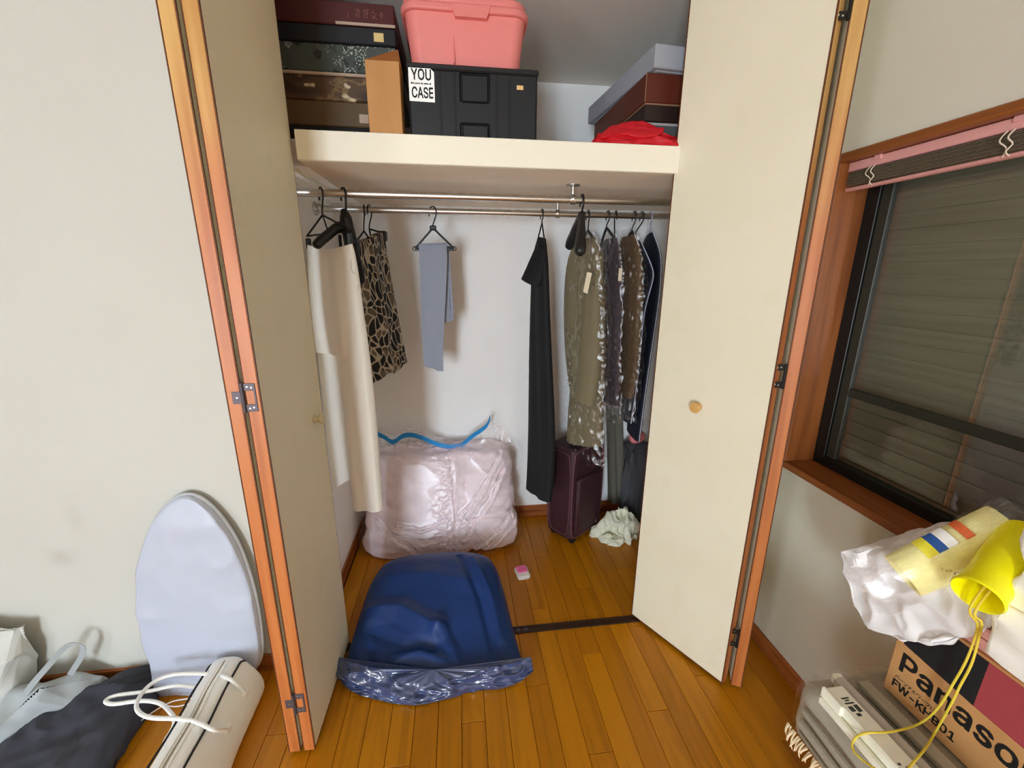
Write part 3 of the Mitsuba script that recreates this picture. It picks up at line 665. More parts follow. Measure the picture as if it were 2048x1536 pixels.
part(bh, 'strap', ribbon(spl([(-0.3678, 0.2600, 1.4392), (-0.3612, 0.2600, 1.3959), (-0.3574, 0.2600, 1.3589)], 10), (0.03, 0.01, 0), 0.003), 'black_matte')

# patterned skirt on two clip hangers, rear rod
def leopard(p, n, uv):
    q = p.z * 24 + 1.5 * noise(p.y * 20, p.z * 14, 1); x = (p.y + p.x * 0.6) * 40 + 1.5 * noise(p.y * 24, p.z * 18, 5)
    f1, f2, w = voronoi(x, q)
    e = smoothstep(0.24, 0.06, f2 - f1)
    c = mix(S(22, 18, 16), S(104, 90, 74), smoothstep(0.5, 0.55, w) * smoothstep(0.9, 0.2, f1))
    return mix(c, S(190, 178, 160), 0.9 * e)
mat('patterned_cloth', proc(leopard), 0.7)
sk = thing('skirt', 'black and beige leaf-net patterned skirt hanging on the rear rod', 'skirt')
skirt = garment([((-0.3854, 0.4300, 1.5076), (-0.3170, 0.6200, 1.5699)), ((-0.3937, 0.4300, 1.3664), (-0.3079, 0.6200, 1.3632)), ((-0.3932, 0.4300, 1.1861), (-0.2933, 0.6200, 1.1850)), ((-0.3903, 0.4300, 0.9474), (-0.2717, 0.6200, 0.9879))], (0.016, 0.03, 0.04, 0.05), folds=0.010, nf=6, seed=9, hem=0.012, n=64)
part(sk, 'fabric', skirt, 'patterned_cloth', 35)
for i, (hx, ny, nx, wy) in enumerate(((727, 462, 729, 0.46), (737, 458, 740, 0.58))):
    n_ = np.array((-0.3729, 0.5000, 1.5584)) if i == 0 else np.array((-0.3619, 0.5600, 1.5718))
    h = thing('clothes_hanger', ('thin black clip hanger', 'second thin black clip hanger')[i] + (' holding the near side of the patterned skirt', ' holding the far side of the patterned skirt')[i], 'hanger')
    ox = (-0.3735, 0.5430, 1.6589)[0] if i == 0 else (-0.3536, 0.5430, 1.6593)[0]
    part(h, 'hook', hook((ox, BY, BZ), (0.25, 0.97) if i else (0.1, -1), n_), 'black_plastic', True)
    e0, e1_ = ((-0.3949, 0.4400, 1.5118), (-0.3577, 0.5300, 1.5260)) if i == 0 else ((-0.3571, 0.5500, 1.5314), (-0.3176, 0.6200, 1.5617))
    part(h, 'frame', cat(tube([n_, e0], 0.0035, 8), tube([n_, e1_], 0.0035, 8), tube([e0, e1_], 0.0035, 8)), 'black_plastic', True)
    for e in (e0, e1_):
        part(h, 'clip', box(np.array(e) - [0.016, 0.018, 0.034], np.array(e) + [0.016, 0.018, 0.008], 0.005), 'clip_grey', label='dark grey clip')
mat('clip_grey', S(58, 62, 64), 0.35)

# grey cloth on a triangular hanger, middle of the rear rod
n_, A, B = np.array((-0.0992, 0.5600, 1.5803)), np.array((-0.1776, 0.5700, 1.4986)), np.array((-0.0149, 0.5500, 1.4995))
h = wire_hanger('black triangular hanger carrying the grey trousers in the middle of the rear rod', ((-0.0932, 0.5430, 1.6497)[0] - 0.004, BY, BZ), (0.8, -0.6), n_, A, B, r=0.004)
part(h, 'hub', box(n_ - [0.014, 0.006, 0.010], n_ + [0.014, 0.006, 0.010], 0.004), 'black_plastic')
for e, s_ in ((A, 1), (B, -1)):
    part(h, 'clip', cat(box(e + [min(0, s_ * 0.028), -0.010, -0.012], e + [max(0, s_ * 0.028), -0.005, -0.003], 0.0015), box(e + [min(0, s_ * 0.028), -0.010, 0.001], e + [max(0, s_ * 0.028), -0.005, 0.006], 0.0015)), 'black_plastic')
    lp = trimesh.creation.torus(0.008, 0.002, 16, 8); lp.apply_transform(trimesh.transformations.rotation_matrix(math.pi / 2, (1, 0, 0))); lp.apply_translation(e + [-s_ * 0.003, 0, -0.002])
    part(h, 'loop', lp, 'black_plastic', True)
gt = thing('grey_trousers', 'folded grey-blue trousers draped over the triangular hanger', 'trousers')
def sheet(L, R, t=0.004, m=20, n=12, amp=0.004, seed=1, hem=0.0):
    """a hanging sheet between the polylines L and R"""
    s = np.linspace(0, 1, len(L)); q = np.linspace(0, 1, m)
    Lp, Rp = CubicSpline(s, np.array(L, float))(q), CubicSpline(s, np.array(R, float))(q)
    k = np.linspace(0, 1, n); P = Lp[:, None] * (1 - k[None, :, None]) + Rp[:, None] * k[None, :, None]
    d = (meshkit.noise(np.dstack([np.tile(k * 5, (m, 1)), np.tile(q[:, None] * 3, (1, n)), np.zeros((m, n))]), seed) - 0.5) * 2 * amp
    P[..., 1] += d
    P[-1, :, 2] += hem * (meshkit.noise(np.c_[k * 7, k * 0, k * 0], seed + 3) - 0.5)
    F, Bk = P.copy(), P.copy(); F[..., 1] -= t / 2; Bk[..., 1] += t / 2
    return loft(np.concatenate([F, Bk[:, ::-1]], 1))
part(gt, 'front_leg', sheet([(-0.1607, 0.5500, 1.5059), (-0.1634, 0.5490, 1.2794), (-0.1655, 0.5480, 1.1473), (-0.1644, 0.5480, 0.9867)], [(-0.0443, 0.5480, 1.5113), (-0.0493, 0.5460, 1.3653), (-0.0679, 0.5450, 1.1466), (-0.0772, 0.5450, 0.9524)], 0.012, hem=0.012), 'grey_cloth', 40)
part(gt, 'back_leg', cat(sheet([(-0.0603, 0.5750, 1.5044), (-0.0598, 0.5770, 1.2774), (-0.0565, 0.5770, 1.1787)], [(-0.0343, 0.5750, 1.5089), (-0.0256, 0.5770, 1.2994), (-0.0223, 0.5770, 1.1875)], 0.010, seed=4), sheet([(-0.0772, 0.5680, 1.5038), (-0.0750, 0.5700, 1.2778), (-0.0632, 0.5700, 1.1750)], [(-0.0386, 0.5680, 1.5043), (-0.0388, 0.5700, 1.2997), (-0.0377, 0.5700, 1.1974)], 0.006, seed=6)), 'grey_cloth', 40)
part(gt, 'fold_over', tube(spl([(-0.1611, 0.5560, 1.5083), (-0.1019, 0.5560, 1.5110), (-0.0423, 0.5560, 1.5139)], 12), 0.0075, 10), 'grey_cloth', True)
mat('grey_cloth', S(142, 148, 162), 0.85, sheen=0.3)

# black robe
n_ = np.array((0.3696, 0.5430, 1.6072))
h = wire_hanger('dark thin hanger holding the long black robe on the rear rod', ((0.3684, 0.5430, 1.6558)[0], BY, BZ), (0.1, -1), n_, (0.3618, 0.6600, 1.5008), (0.3764, 0.4500, 1.4587))
ro = thing('robe', 'long black short-sleeved robe hanging alone on the rear rod', 'robe')
part(ro, 'body', garment([((0.3630, 0.5600, 1.5508), (0.3799, 0.5200, 1.5398)), ((0.3555, 0.6200, 1.4548), (0.3750, 0.4500, 1.4302)), ((0.3513, 0.6300, 1.2730), (0.3820, 0.4300, 1.2644)), ((0.3492, 0.6300, 0.9828), (0.4037, 0.4300, 0.9771)), ((0.3504, 0.6300, 0.6155), (0.4274, 0.4300, 0.6642)), ((0.3434, 0.6200, 0.2964), (0.4234, 0.4400, 0.3076))], (0.012, 0.022, 0.026, 0.03, 0.03, 0.03), folds=0.005, nf=4, seed=11), 'black_fabric', 35)
part(ro, 'sleeve', garment([((0.3612, 0.5600, 1.5340), (0.3732, 0.4700, 1.4919)), ((0.3277, 0.5400, 1.4567), (0.3629, 0.4500, 1.3994)), ((0.2877, 0.5200, 1.3754), (0.3385, 0.4400, 1.3416))], (0.014, 0.026, 0.030), m=12), 'black_fabric', 35)
mat('black_fabric', S(15, 16, 18), 0.8, sheen=0.0)

# broad black hanger seen end-on, front rod
nk = np.array((0.4558, 0.2250, 1.5994))
broad_hanger('broad empty black hanger seen end-on beside the rod bracket', ((0.4532, 0.2250, 1.6518)[0], FY, FZ), (0.05, -1), nk, (0.4571, 0.4000, 1.4973), (0.4105, 0.0700, 1.4604), r0=0.013, r1=0.020)

# suit and coats in clear plastic, right end of the rear rod
def film_of(rows, depth, seed, amp=0.006, bottom=0.0, m=40, n=44):
    f = refine(garment(rows, depth, n=n, m=m, cap=False), 0.0065)
    f = wrinkle(f, amp, 13, seed, True, 2, (1, 1, 0.5)); f = wrinkle(f, 0.0022, 44, seed + 1, True, 1, (1, 1, 0.7))
    if bottom:
        v = f.vertices; lo = v[:, 2] < v[:, 2].min() + 0.03
        v[lo, 2] += bottom * (meshkit.noise(v[lo] * 40, seed) - 0.5); f.vertices = v
    return f

def hung(hx, y, z, bsdf, label, neck, A, B, hd=(0.05, -1)):
    h = thing('clothes_hanger', label, 'hanger')
    part(h, 'hook', hook((hx, BY, BZ), hd, neck), bsdf, True)
    n_ = np.array(neck, float)
    part(h, 'frame', cat(tube(spl([n_, (n_ + A) / 2 + [0, 0, 0.008], A], 10), 0.006, 8), tube(spl([n_, (n_ + B) / 2 + [0, 0, 0.008], B], 10), 0.006, 8)), bsdf, True)

# olive suit in clear plastic
hung((0.5734, 0.5430, 1.6480)[0], BY, BZ, 'black_plastic', 'black hanger under the olive suit in plastic', (0.5772, 0.5430, 1.5778), np.array((0.5486, 0.6200, 1.4788)), np.array((0.5972, 0.4500, 1.4935)))
su = thing('suit', 'olive brown jacket and skirt in clear plastic, with a pale paper tag', 'suit')
jr = [((0.5637, 0.6300, 1.5238), (0.5659, 0.4300, 1.5440)), ((0.5110, 0.6300, 1.4113), (0.6127, 0.4300, 1.4193)), ((0.5080, 0.6300, 1.1773), (0.6380, 0.4300, 1.1981)), ((0.5293, 0.6300, 0.9537), (0.6471, 0.4300, 0.9830)), ((0.5677, 0.6300, 0.7805), (0.6458, 0.4300, 0.8138))]
part(su, 'jacket', garment(jr, (0.02, 0.032, 0.034, 0.034, 0.034), folds=0.004, nf=4, seed=21), 'olive_cloth', 35)
part(su, 'sleeve', garment([((0.5774, 0.5000, 1.4956), (0.6006, 0.4100, 1.4676)), ((0.5636, 0.5000, 1.2361), (0.6182, 0.4100, 1.2221)), ((0.5562, 0.5000, 1.0053), (0.6275, 0.4100, 0.9995)), ((0.5401, 0.5000, 0.8304), (0.6109, 0.4100, 0.8068))], (0.022, 0.036, 0.038, 0.036), folds=0.003, nf=3, seed=22), 'olive_cloth', 35)
part(su, 'skirt', garment([((0.5528, 0.6000, 0.9345), (0.6498, 0.4600, 0.9525)), ((0.5411, 0.6000, 0.7269), (0.6647, 0.4600, 0.7538)), ((0.5373, 0.6000, 0.5639), (0.6730, 0.4600, 0.5814))], (0.034, 0.036, 0.038), folds=0.005, nf=3, seed=23), 'olive_cloth', 35)
part(su, 'plastic_cover', film_of([((0.5822, 0.6200, 1.5717), (0.5551, 0.4000, 1.5649)), ((0.5448, 0.6200, 1.4565), (0.6125, 0.4000, 1.4312)), ((0.5326, 0.6200, 1.1782), (0.6408, 0.4000, 1.2014)), ((0.5422, 0.6200, 0.8265), (0.6587, 0.4000, 0.8610)), ((0.5450, 0.6200, 0.4990), (0.6749, 0.4000, 0.5014))], (0.02, 0.044, 0.048, 0.048, 0.042), 5, 0.007, 0.05), 'film_crisp', True, label='crinkled clear plastic cover')
tg = (0.5351, 0.3600, 1.3945)
part(su, 'tag', plate([(0.5308, 0.3750, 1.4024), (0.5507, 0.3700, 1.3985), (0.5367, 0.3720, 1.3135), (0.5184, 0.3770, 1.3214)], 0.001), 'tag_paper', label='pale paper tag')
mat('olive_cloth', S(114, 104, 78), 0.8, sheen=0.3)
mat('tag_paper', S(216, 202, 172), 0.8)

hung((0.6641, 0.5430, 1.6499)[0], BY, BZ, 'black_plastic', 'black hanger under the dark violet coat in plastic', (0.6611, 0.5430, 1.5918), np.array((0.6627, 0.6200, 1.5023)), np.array((0.6888, 0.4600, 1.5073)))
co = thing('coat', 'dark violet-brown coat in shiny clear plastic, between the olive suit and the brown coat', 'coat')
part(co, 'body', garment([((0.6888, 0.6200, 1.5470), (0.6654, 0.4400, 1.5422)), ((0.6780, 0.6200, 1.4122), (0.7047, 0.4400, 1.4012)), ((0.6978, 0.6200, 1.1768), (0.7172, 0.4400, 1.1741)), ((0.7163, 0.6200, 0.9260), (0.7300, 0.4400, 0.9387)), ((0.7237, 0.6200, 0.7677), (0.7359, 0.4400, 0.7928))], (0.014, 0.021, 0.022, 0.022, 0.021), folds=0.003, nf=4, seed=31), 'violet_cloth', 35)
part(co, 'plastic_cover', film_of([((0.6916, 0.6200, 1.5777), (0.6514, 0.4200, 1.5721)), ((0.6682, 0.6200, 1.4122), (0.7081, 0.4200, 1.4012)), ((0.6902, 0.6200, 1.1769), (0.7231, 0.4200, 1.1765)), ((0.7059, 0.6200, 0.9263), (0.7386, 0.4200, 0.9433)), ((0.7141, 0.6200, 0.6647), (0.7513, 0.4200, 0.7144))], (0.014, 0.027, 0.028, 0.028, 0.027), 6, 0.005, 0.04), 'film_crisp', True, label='crinkled clear plastic cover')
part(co, 'tag', plate([(0.6825, 0.4150, 1.4196), (0.6974, 0.4130, 1.4177), (0.6976, 0.4150, 1.3659), (0.6827, 0.4170, 1.3658)], 0.001), 'tag_paper', label='pale paper tag')
mat('violet_cloth', S(66, 54, 58), 0.8, sheen=0.3)

hung((0.7859, 0.5430, 1.6524)[0], BY, BZ, 'black_plastic', 'black hanger above the brown coat in plastic, nearest to the navy garment covers', (0.7749, 0.5300, 1.5799), np.array((0.7745, 0.6200, 1.5036)), np.array((0.7974, 0.4500, 1.4542)))
co = thing('coat', 'brown coat in crinkled clear plastic, beside the navy garment covers', 'coat')
part(co, 'body', garment([((0.7704, 0.6200, 1.5570), (0.7484, 0.4400, 1.5555)), ((0.7666, 0.6200, 1.4128), (0.7983, 0.4400, 1.3954)), ((0.7868, 0.6200, 1.1761), (0.8110, 0.4400, 1.1732)), ((0.7939, 0.6200, 0.9759), (0.8162, 0.4400, 0.9770)), ((0.7895, 0.6200, 0.8191), (0.7998, 0.4400, 0.8252))], (0.016, 0.023, 0.024, 0.024, 0.022), folds=0.003, nf=4, seed=41), 'brown_cloth', 35)
part(co, 'plastic_cover', film_of([((0.7777, 0.6200, 1.5879), (0.7334, 0.4200, 1.5814)), ((0.7616, 0.6200, 1.4127), (0.8030, 0.4200, 1.3955)), ((0.7842, 0.6200, 1.1761), (0.8184, 0.4200, 1.1755)), ((0.7906, 0.6200, 0.9502), (0.8237, 0.4200, 0.9578)), ((0.7876, 0.6200, 0.6949), (0.8107, 0.4200, 0.7120))], (0.014, 0.029, 0.030, 0.030, 0.028), 7, 0.005, 0.05), 'film_crisp', True, label='crinkled clear plastic cover')
mat('brown_cloth', S(98, 76, 54), 0.8, sheen=0.3)

mat('navy_cloth', S(24, 30, 42), 0.7, sheen=0.3)
mat('piping', S(196, 196, 210), 0.6)
mat('pale_hook', S(176, 170, 186), 0.4)
navy_rows = ([((0.8356, 0.6800, 1.5394), (0.8026, 0.5000, 1.5403)), ((0.8421, 0.6800, 1.4606), (0.8664, 0.5000, 1.4302)), ((0.8726, 0.6800, 1.4017), (0.8786, 0.5000, 1.3779)), ((0.8687, 0.6800, 1.2636), (0.8595, 0.5000, 1.2754)), ((0.8693, 0.6800, 1.1283), (0.8490, 0.5000, 1.1516)), ((0.8654, 0.6800, 0.9088), (0.8469, 0.5000, 0.9506)), ((0.8583, 0.6800, 0.6434), (0.8316, 0.5000, 0.6792))],
             [((0.9231, 0.7000, 1.5697), (0.8688, 0.5200, 1.5764)), ((0.9081, 0.7000, 1.5089), (0.9074, 0.5200, 1.4960)), ((0.9196, 0.7000, 1.4380), (0.9201, 0.5200, 1.4418)), ((0.9267, 0.7000, 1.3019), (0.9262, 0.5200, 1.3104)), ((0.9200, 0.7000, 1.0102), (0.9128, 0.5200, 1.0429)), ((0.9073, 0.7000, 0.7653), (0.9006, 0.5200, 0.8183)), ((0.9060, 0.7000, 0.5706), (0.8913, 0.5200, 0.5697))])
for i, (R_, lab, hl) in enumerate(zip(navy_rows, ('dark navy garment cover with a wavy white piped edge, beside the brown coat', 'dark navy garment cover with a smooth white piped edge, nearest the right folding door'),
        ('black hanger inside the wavy-edged navy garment cover', 'pale grey hanger of the navy garment cover nearest the door'))):
    hx = ((0.8211, 0.5430, 1.6490)[0], (0.8608, 0.5430, 1.6498)[0])[i]
    p0 = (np.array(R_[0][0]) + np.array(R_[0][1])) / 2 + [0, 0, 0.03]
    h = thing('clothes_hanger', hl, 'hanger')
    part(h, 'hook', hook((hx, BY, BZ), (0.05, -1), p0), ('black_plastic', 'pale_hook')[i], True)
    part(h, 'neck', tube([p0, p0 - [0, 0, 0.04]], 0.006, 8), ('black_plastic', 'pale_hook')[i], True)
    g = thing('garment_cover', lab, 'garment cover')
    part(g, 'body', garment(R_, (0.010, 0.016, 0.018, 0.018, 0.018, 0.017, 0.016), m=30), 'navy_cloth', 35)
    e = np.array([r[1] for r in R_]); c_ = np.array([r[0] for r in R_])
    d_ = (e - c_) / np.linalg.norm(e - c_, axis=1, keepdims=True)
    part(g, 'piping', tube(spl(e + d_ * 0.001, 60), 0.0026, 6), 'piping', True, label='white piped edge')

# grey long garment and dark bundle in the right corner
lg = thing('dress', 'long dark grey dress hanging in shadow behind the suitcase and the coats', 'dress')
part(lg, 'fabric', garment([((0.7694, 0.7850, 1.3636), (0.8296, 0.7600, 1.3643)), ((0.7936, 0.7850, 0.8299), (0.8751, 0.7600, 0.8341)), ((0.8158, 0.7850, 0.5358), (0.9032, 0.7600, 0.5417)), ((0.8545, 0.7850, 0.0885), (0.9497, 0.7600, 0.0967))], (0.02, 0.03, 0.036, 0.04), folds=0.008, nf=5, seed=51), 'dusk_cloth', 35)
part(lg, 'hook', hook(((0.7001, 0.5430, 1.6589)[0], BY, BZ), (0.1, 1), np.array((0.7978, 0.7700, 1.4136))), 'black_plastic', True)
mat('dusk_cloth', S(92, 88, 78), 0.85)
db = thing('bundle', 'dark grey bundle of cloth standing in the right corner behind the folding door', 'bundle')
m = hull([(0.895, 0.65, 0.002), (1.06, 0.60, 0.002), (1.08, 0.735, 0.002), (0.91, 0.735, 0.002), (0.90, 0.65, 0.26), (0.915, 0.63, 0.46), (1.05, 0.60, 0.42), (1.05, 0.73, 0.44), (0.92, 0.73, 0.46), (0.97, 0.67, 0.54)])
part(db, 'fabric', floorclamp(wrinkle(refine(m, 0.014), 0.022, 7, 8, True, 2, (1.6, 1.6, 0.5)), 0.001), 'bundle_cloth', True)
mat('bundle_cloth', S(62, 62, 66), 0.85)
pc = thing('pink_pouch', 'small pink pouch lying on the dark bundle in the right corner', 'pouch')
part(pc, 'fabric', wrinkle(pillow([(0, 0), (0.07, 0.01), (0.075, 0.05), (0.01, 0.055)], 0.02, (0.885, 0.60, 0.535), (1, 0, 0), (0, 0.5, 0.86), (0, -0.86, 0.5)), 0.004, 40, 2), 'pouch_pink', True)
mat('pouch_pink', S(190, 104, 104), 0.6)

# ================================================================ closet floor
# carry-on suitcase
sc_ = thing('suitcase', 'dark maroon soft carry-on suitcase standing upright under the coats', 'suitcase')
u, v = np.array([0.81, 0.587, 0.0]), np.array([-0.587, 0.81, 0.0])
o = np.array([0.549, 0.493, 0.0])
SW, SD, SH, S0 = 0.262, 0.172, 0.545, 0.028
def sp(m): return place(m, o, u, v, (0, 0, 1))
part(sc_, 'shell', sp(at(rbox(SW, SD, SH - S0, 0.03, 0.022), SW / 2, SD / 2, S0)), 'maroon_nylon', 40)
part(sc_, 'front_pocket', sp(box((0.026, -0.018, 0.06), (SW - 0.024, 0.01, 0.385), 0.014)), 'maroon_nylon', 40, label='flat front pocket')
fr_ = lambda y, z0, z1, x0, x1: spl([(x0, y, z0 + 0.03), (x0, y, z1 - 0.03), (x0 + 0.03, y, z1), (x1 - 0.03, y, z1), (x1, y, z1 - 0.03), (x1, y, z0 + 0.03), (x1 - 0.03, y, z0), (x0 + 0.03, y, z0)], 90, True)
pp = fr_(0.004, S0 + 0.012, SH - 0.012, 0.012, SW - 0.012); part(sc_, 'piping', sp(tube(np.vstack([pp, pp[:1]]), 0.0045, 8)), 'maroon_trim', True)
pp = fr_(SD - 0.004, S0 + 0.012, SH - 0.012, 0.012, SW - 0.012); part(sc_, 'piping', sp(tube(np.vstack([pp, pp[:1]]), 0.0045, 8)), 'maroon_trim', True)
pp = np.array([(-0.001, q, z) for q, z in spl([(0.028, S0 + 0.05), (0.028, SH - 0.05), (0.05, SH - 0.028), (SD - 0.05, SH - 0.028), (SD - 0.028, SH - 0.05), (SD - 0.028, S0 + 0.05), (SD - 0.05, S0 + 0.028), (0.05, S0 + 0.028)], 80, True)])
part(sc_, 'side_seam', sp(tube(np.vstack([pp, pp[:1]]), 0.0022, 6)), 'maroon_trim', True)
part(sc_, 'handle', sp(tube(spl([(0.08, 0.07, SH - 0.004), (0.085, 0.07, SH + 0.018), (0.131, 0.07, SH + 0.024), (0.177, 0.07, SH + 0.018), (0.182, 0.07, SH - 0.004)], 24), 0.008, 10)), 'black_plastic', True, label='black carry handle')
for qx in (0.04, SW - 0.04):
    for qy in (0.022, SD - 0.022):
        wl = lathe([(0.0, -0.011), (0.017, -0.011), (0.0185, -0.006), (0.0185, 0.006), (0.017, 0.011), (0.0, 0.011)], (qx, qy, 0.0185), (1, 0, 0), 20)
        part(sc_, 'wheel', sp(cat(wl, box((qx - 0.016, qy - 0.016, 0.02), (qx + 0.016, qy + 0.016, 0.036), 0.003))), 'black_plastic', 30)
part(sc_, 'zip_pull', sp(box((0.19, -0.0215, 0.07), (0.197, -0.0175, 0.095), 0.001)), 'chrome')
mat('maroon_nylon', proc(lambda p, n, uv: mix(S(58, 28, 34), S(46, 21, 27), fbm(p.x * 40, p.y * 40, p.z * 40, 2))), 0.55)
mat('maroon_trim', S(96, 58, 64), 0.5)

# crumpled white cloth
wc = thing('white_cloth', 'crumpled off-white cloth on the closet floor beside the suitcase', 'cloth')
m = hull([(0.69, 0.575, 0.002), (0.79, 0.47, 0.002), (0.93, 0.50, 0.002), (0.95, 0.58, 0.002), (0.85, 0.63, 0.002), (0.76, 0.56, 0.10), (0.83, 0.565, 0.175), (0.90, 0.55, 0.15), (0.93, 0.53, 0.06), (0.80, 0.50, 0.05)])
m = refine(m, 0.006); m = wrinkle(m, 0.024, 8, 14, True, 1, (1.8, 1.0, 0.8)); m = wrinkle(m, 0.007, 22, 3, True, 1, (1.6, 1.0, 0.6))
part(wc, 'fabric', floorclamp(m, 0.001), 'cloth_white', True)
m = pillow([(-0.075, -0.01), (0.0, -0.05), (0.05, -0.045), (0.075, 0.0), (0.02, 0.06), (-0.02, 0.05)], 0.012, (0.775, 0.525, 0.022), (0.85, -0.5, 0.1), (0.4, 0.6, 0.6), (-0.2, -0.6, 0.75))
part(wc, 'corner', floorclamp(wrinkle(m, 0.008, 24, 5, True), 0.001), 'cloth_white', True)
mat('cloth_white', S(214, 212, 190), 0.85)

# duvet in a clear zip bag
def superpillow(w, d, h, lean, o, seed, e1=0.45, e2=0.5, corner=0.10, n=96, k=64):
    """rounded box standing on its long side with pulled-out corners"""
    ang = np.arange(n) * 2 * np.pi / n; t = np.linspace(-np.pi / 2, np.pi / 2, k)
    sg = lambda a, p: np.sign(a) * np.abs(a) ** p
    X = sg(np.cos(t), e1)[:, None] * sg(np.cos(ang), e2)[None]; Y = sg(np.cos(t), e1)[:, None] * sg(np.sin(ang), e2)[None]; Z = sg(np.sin(t), e1)[:, None] + 0 * X
    f = (1 + corner * np.abs(X) ** 4 * np.abs(Z) ** 2) * (1 - 0.025 * Z + 0.055 * np.abs(X) ** 6 * np.clip(-Z, 0, 1) ** 3)
    P = np.stack([X * f * w / 2, Y * d / 2 * (1 - 0.5 * np.abs(X) ** 6), (Z * (1 + corner * 0.5 * np.abs(X) ** 4) * h / 2) + h / 2], -1)
    P[..., 1] += lean * np.clip(P[..., 2], 0, None)
    P += np.array(o)
    return loft(P)
CREASES = ([(0.1877, 0.5300, 0.4894), (0.0942, 0.5300, 0.3304), (-0.0094, 0.5300, 0.1761)], [(0.2117, 0.5200, 0.4115), (0.1051, 0.5200, 0.2370), (0.0012, 0.5200, 0.0947)], [(0.2660, 0.5000, 0.2034), (0.1791, 0.5000, 0.1292), (0.0505, 0.5000, 0.0401)], [(0.2563, 0.5000, 0.1289), (0.1532, 0.5000, 0.0580), (0.0627, 0.5000, 0.0094)], [(-0.4282, 0.5000, 0.2049), (-0.3434, 0.5000, 0.1195), (-0.2310, 0.5000, 0.0351)],
    [(-0.3295, 0.5200, 0.1898), (-0.2212, 0.5200, 0.1644), (-0.1014, 0.5200, 0.1951)], [(-0.0594, 0.5100, 0.1813), (0.0787, 0.5100, 0.1938), (0.2470, 0.5100, 0.1754)], [(-0.3682, 0.5100, 0.1316), (-0.1994, 0.5100, 0.0891), (-0.0611, 0.5100, 0.1241)], [(-0.0605, 0.5600, 0.5554), (-0.0460, 0.5600, 0.3923), (-0.0418, 0.5600, 0.1941), (-0.0577, 0.5600, 0.0027)], [(0.1427, 0.5000, 0.4124), (0.0423, 0.5000, 0.2816), (-0.0211, 0.5000, 0.2161)])
def crease(m, amp, wide):
    v = m.vertices.copy(); front_ = v[:, 1] < 0.60 + 0.27 * v[:, 2]; d = np.full(len(v), 9.0)
    xz = v[:, [0, 2]] + 0.022 * (np.c_[meshkit.fbm(v * 14, 2, 71), meshkit.fbm(v * 14, 2, 72)] - 0.5)
    for line in CREASES:
        Lq = np.array(line)[:, [0, 2]]
        for a, b in zip(Lq[:-1], Lq[1:]):
            t = np.clip(((xz - a) @ (b - a)) / ((b - a) @ (b - a)), 0, 1); d = np.minimum(d, np.linalg.norm(xz - a - t[:, None] * (b - a), axis=1))
    v[:, 1] += np.where(front_, amp * (np.exp(-(d / wide) ** 2) - 0.5 * np.exp(-((d - 2.2 * wide) / wide) ** 2)), 0); m.vertices = v
fu = thing('duvet_bag', 'pale pink folded duvet in a clear plastic zip bag, leaning on the back wall', 'duvet')
dv = refine(superpillow(0.745, 0.235, 0.50, 0.27, (-0.115, 0.592, 0.004), 1, e1=0.30, e2=0.36, corner=0.09, n=120, k=66), 0.013)
v = dv.vertices; zz = v[:, 2]; xx = v[:, 0]
front = v[:, 1] < 0.60 + 0.27 * zz
seam = 0.026 * np.exp(-np.abs(xx - 0.030 - 0.02 * np.sin(zz * 14)) / 0.016) + 0.016 * np.exp(-np.abs(zz - 0.17 - 0.03 * np.sin(xx * 9)) / 0.014)
v[:, 1] += np.where(front, seam, 0); dv.vertices = v
dv = wrinkle(dv, 0.012, 7, 4, False, 3); dv = wrinkle(dv, 0.007, 13, 9, True, 2, (0.6, 1, 1.2))
v = dv.vertices; v[:, 1] = np.minimum(v[:, 1], YB - 0.022); dv.vertices = v
crease(dv, 0.011, 0.008)
part(fu, 'duvet', floorclamp(dv, 0.003), 'duvet_pink', True)
fb = refine(superpillow(0.79, 0.262, 0.525, 0.27, (-0.115, 0.590, 0.0012), 2, e1=0.26, e2=0.32, corner=0.13, n=132, k=70), 0.0115)
sk_ = fb.copy(); sk_.vertices = sk_.vertices @ np.array([[0.8, 0, -0.6], [0, 1, 0], [0.6, 0, 0.8]])
dsp = 1 - 2 * np.abs(meshkit.fbm(sk_.vertices * np.array([10, 6, 3.2]), 1, 22) - 0.5) * 2
fb = wrinkle(fb, 0.006, 6, 21, False, 2); fb.vertices = fb.vertices + fb.vertex_normals * (0.006 * (dsp ** 3 - 0.3))[:, None]
v = fb.vertices; v[:, 1] = np.minimum(v[:, 1], YB - 0.014)
crease(fb, 0.005, 0.0045)
v = fb.vertices; streak = np.exp(-((v[:, 0] + 0.10 - 0.02 * np.sin(v[:, 2] * 20)) / 0.035) ** 2) * (v[:, 1] < 0.60 + 0.27 * v[:, 2])
v[:, 1] -= streak * 0.010 * (1 - 2 * np.abs(meshkit.fbm(v * np.array([30, 10, 45]), 2, 44) - 0.5) * 2 - 0.4); fb.vertices = v
part(fu, 'clear_bag', floorclamp(fb, 0.0008), 'film', True, label='crinkled clear plastic bag')
zipp = spl([(-0.5476, 0.7000, 0.5946), (-0.4756, 0.7000, 0.6076), (-0.3961, 0.7000, 0.5823), (-0.3532, 0.7000, 0.5528), (-0.3011, 0.7000, 0.5835), (-0.2159, 0.7000, 0.5742), (-0.1461, 0.7000, 0.5375), (-0.0773, 0.7000, 0.5145), (-0.0068, 0.7000, 0.5196), (0.0411, 0.7000, 0.5569), (0.0941, 0.7000, 0.5939), (0.1312, 0.7000, 0.6258), (0.1473, 0.7000, 0.6695)], 80)
part(fu, 'zip', ribbon(zipp, (0, -0.003, 0.026), 0.003), 'zip_blue', 40, label='bright blue zip strip')
top = np.array(zipp); base_ = np.array([(-0.50 + 0.76 * k / 79, 0.705, 0.50 + 0.02 * math.sin(k * 0.5)) for k in range(80)])
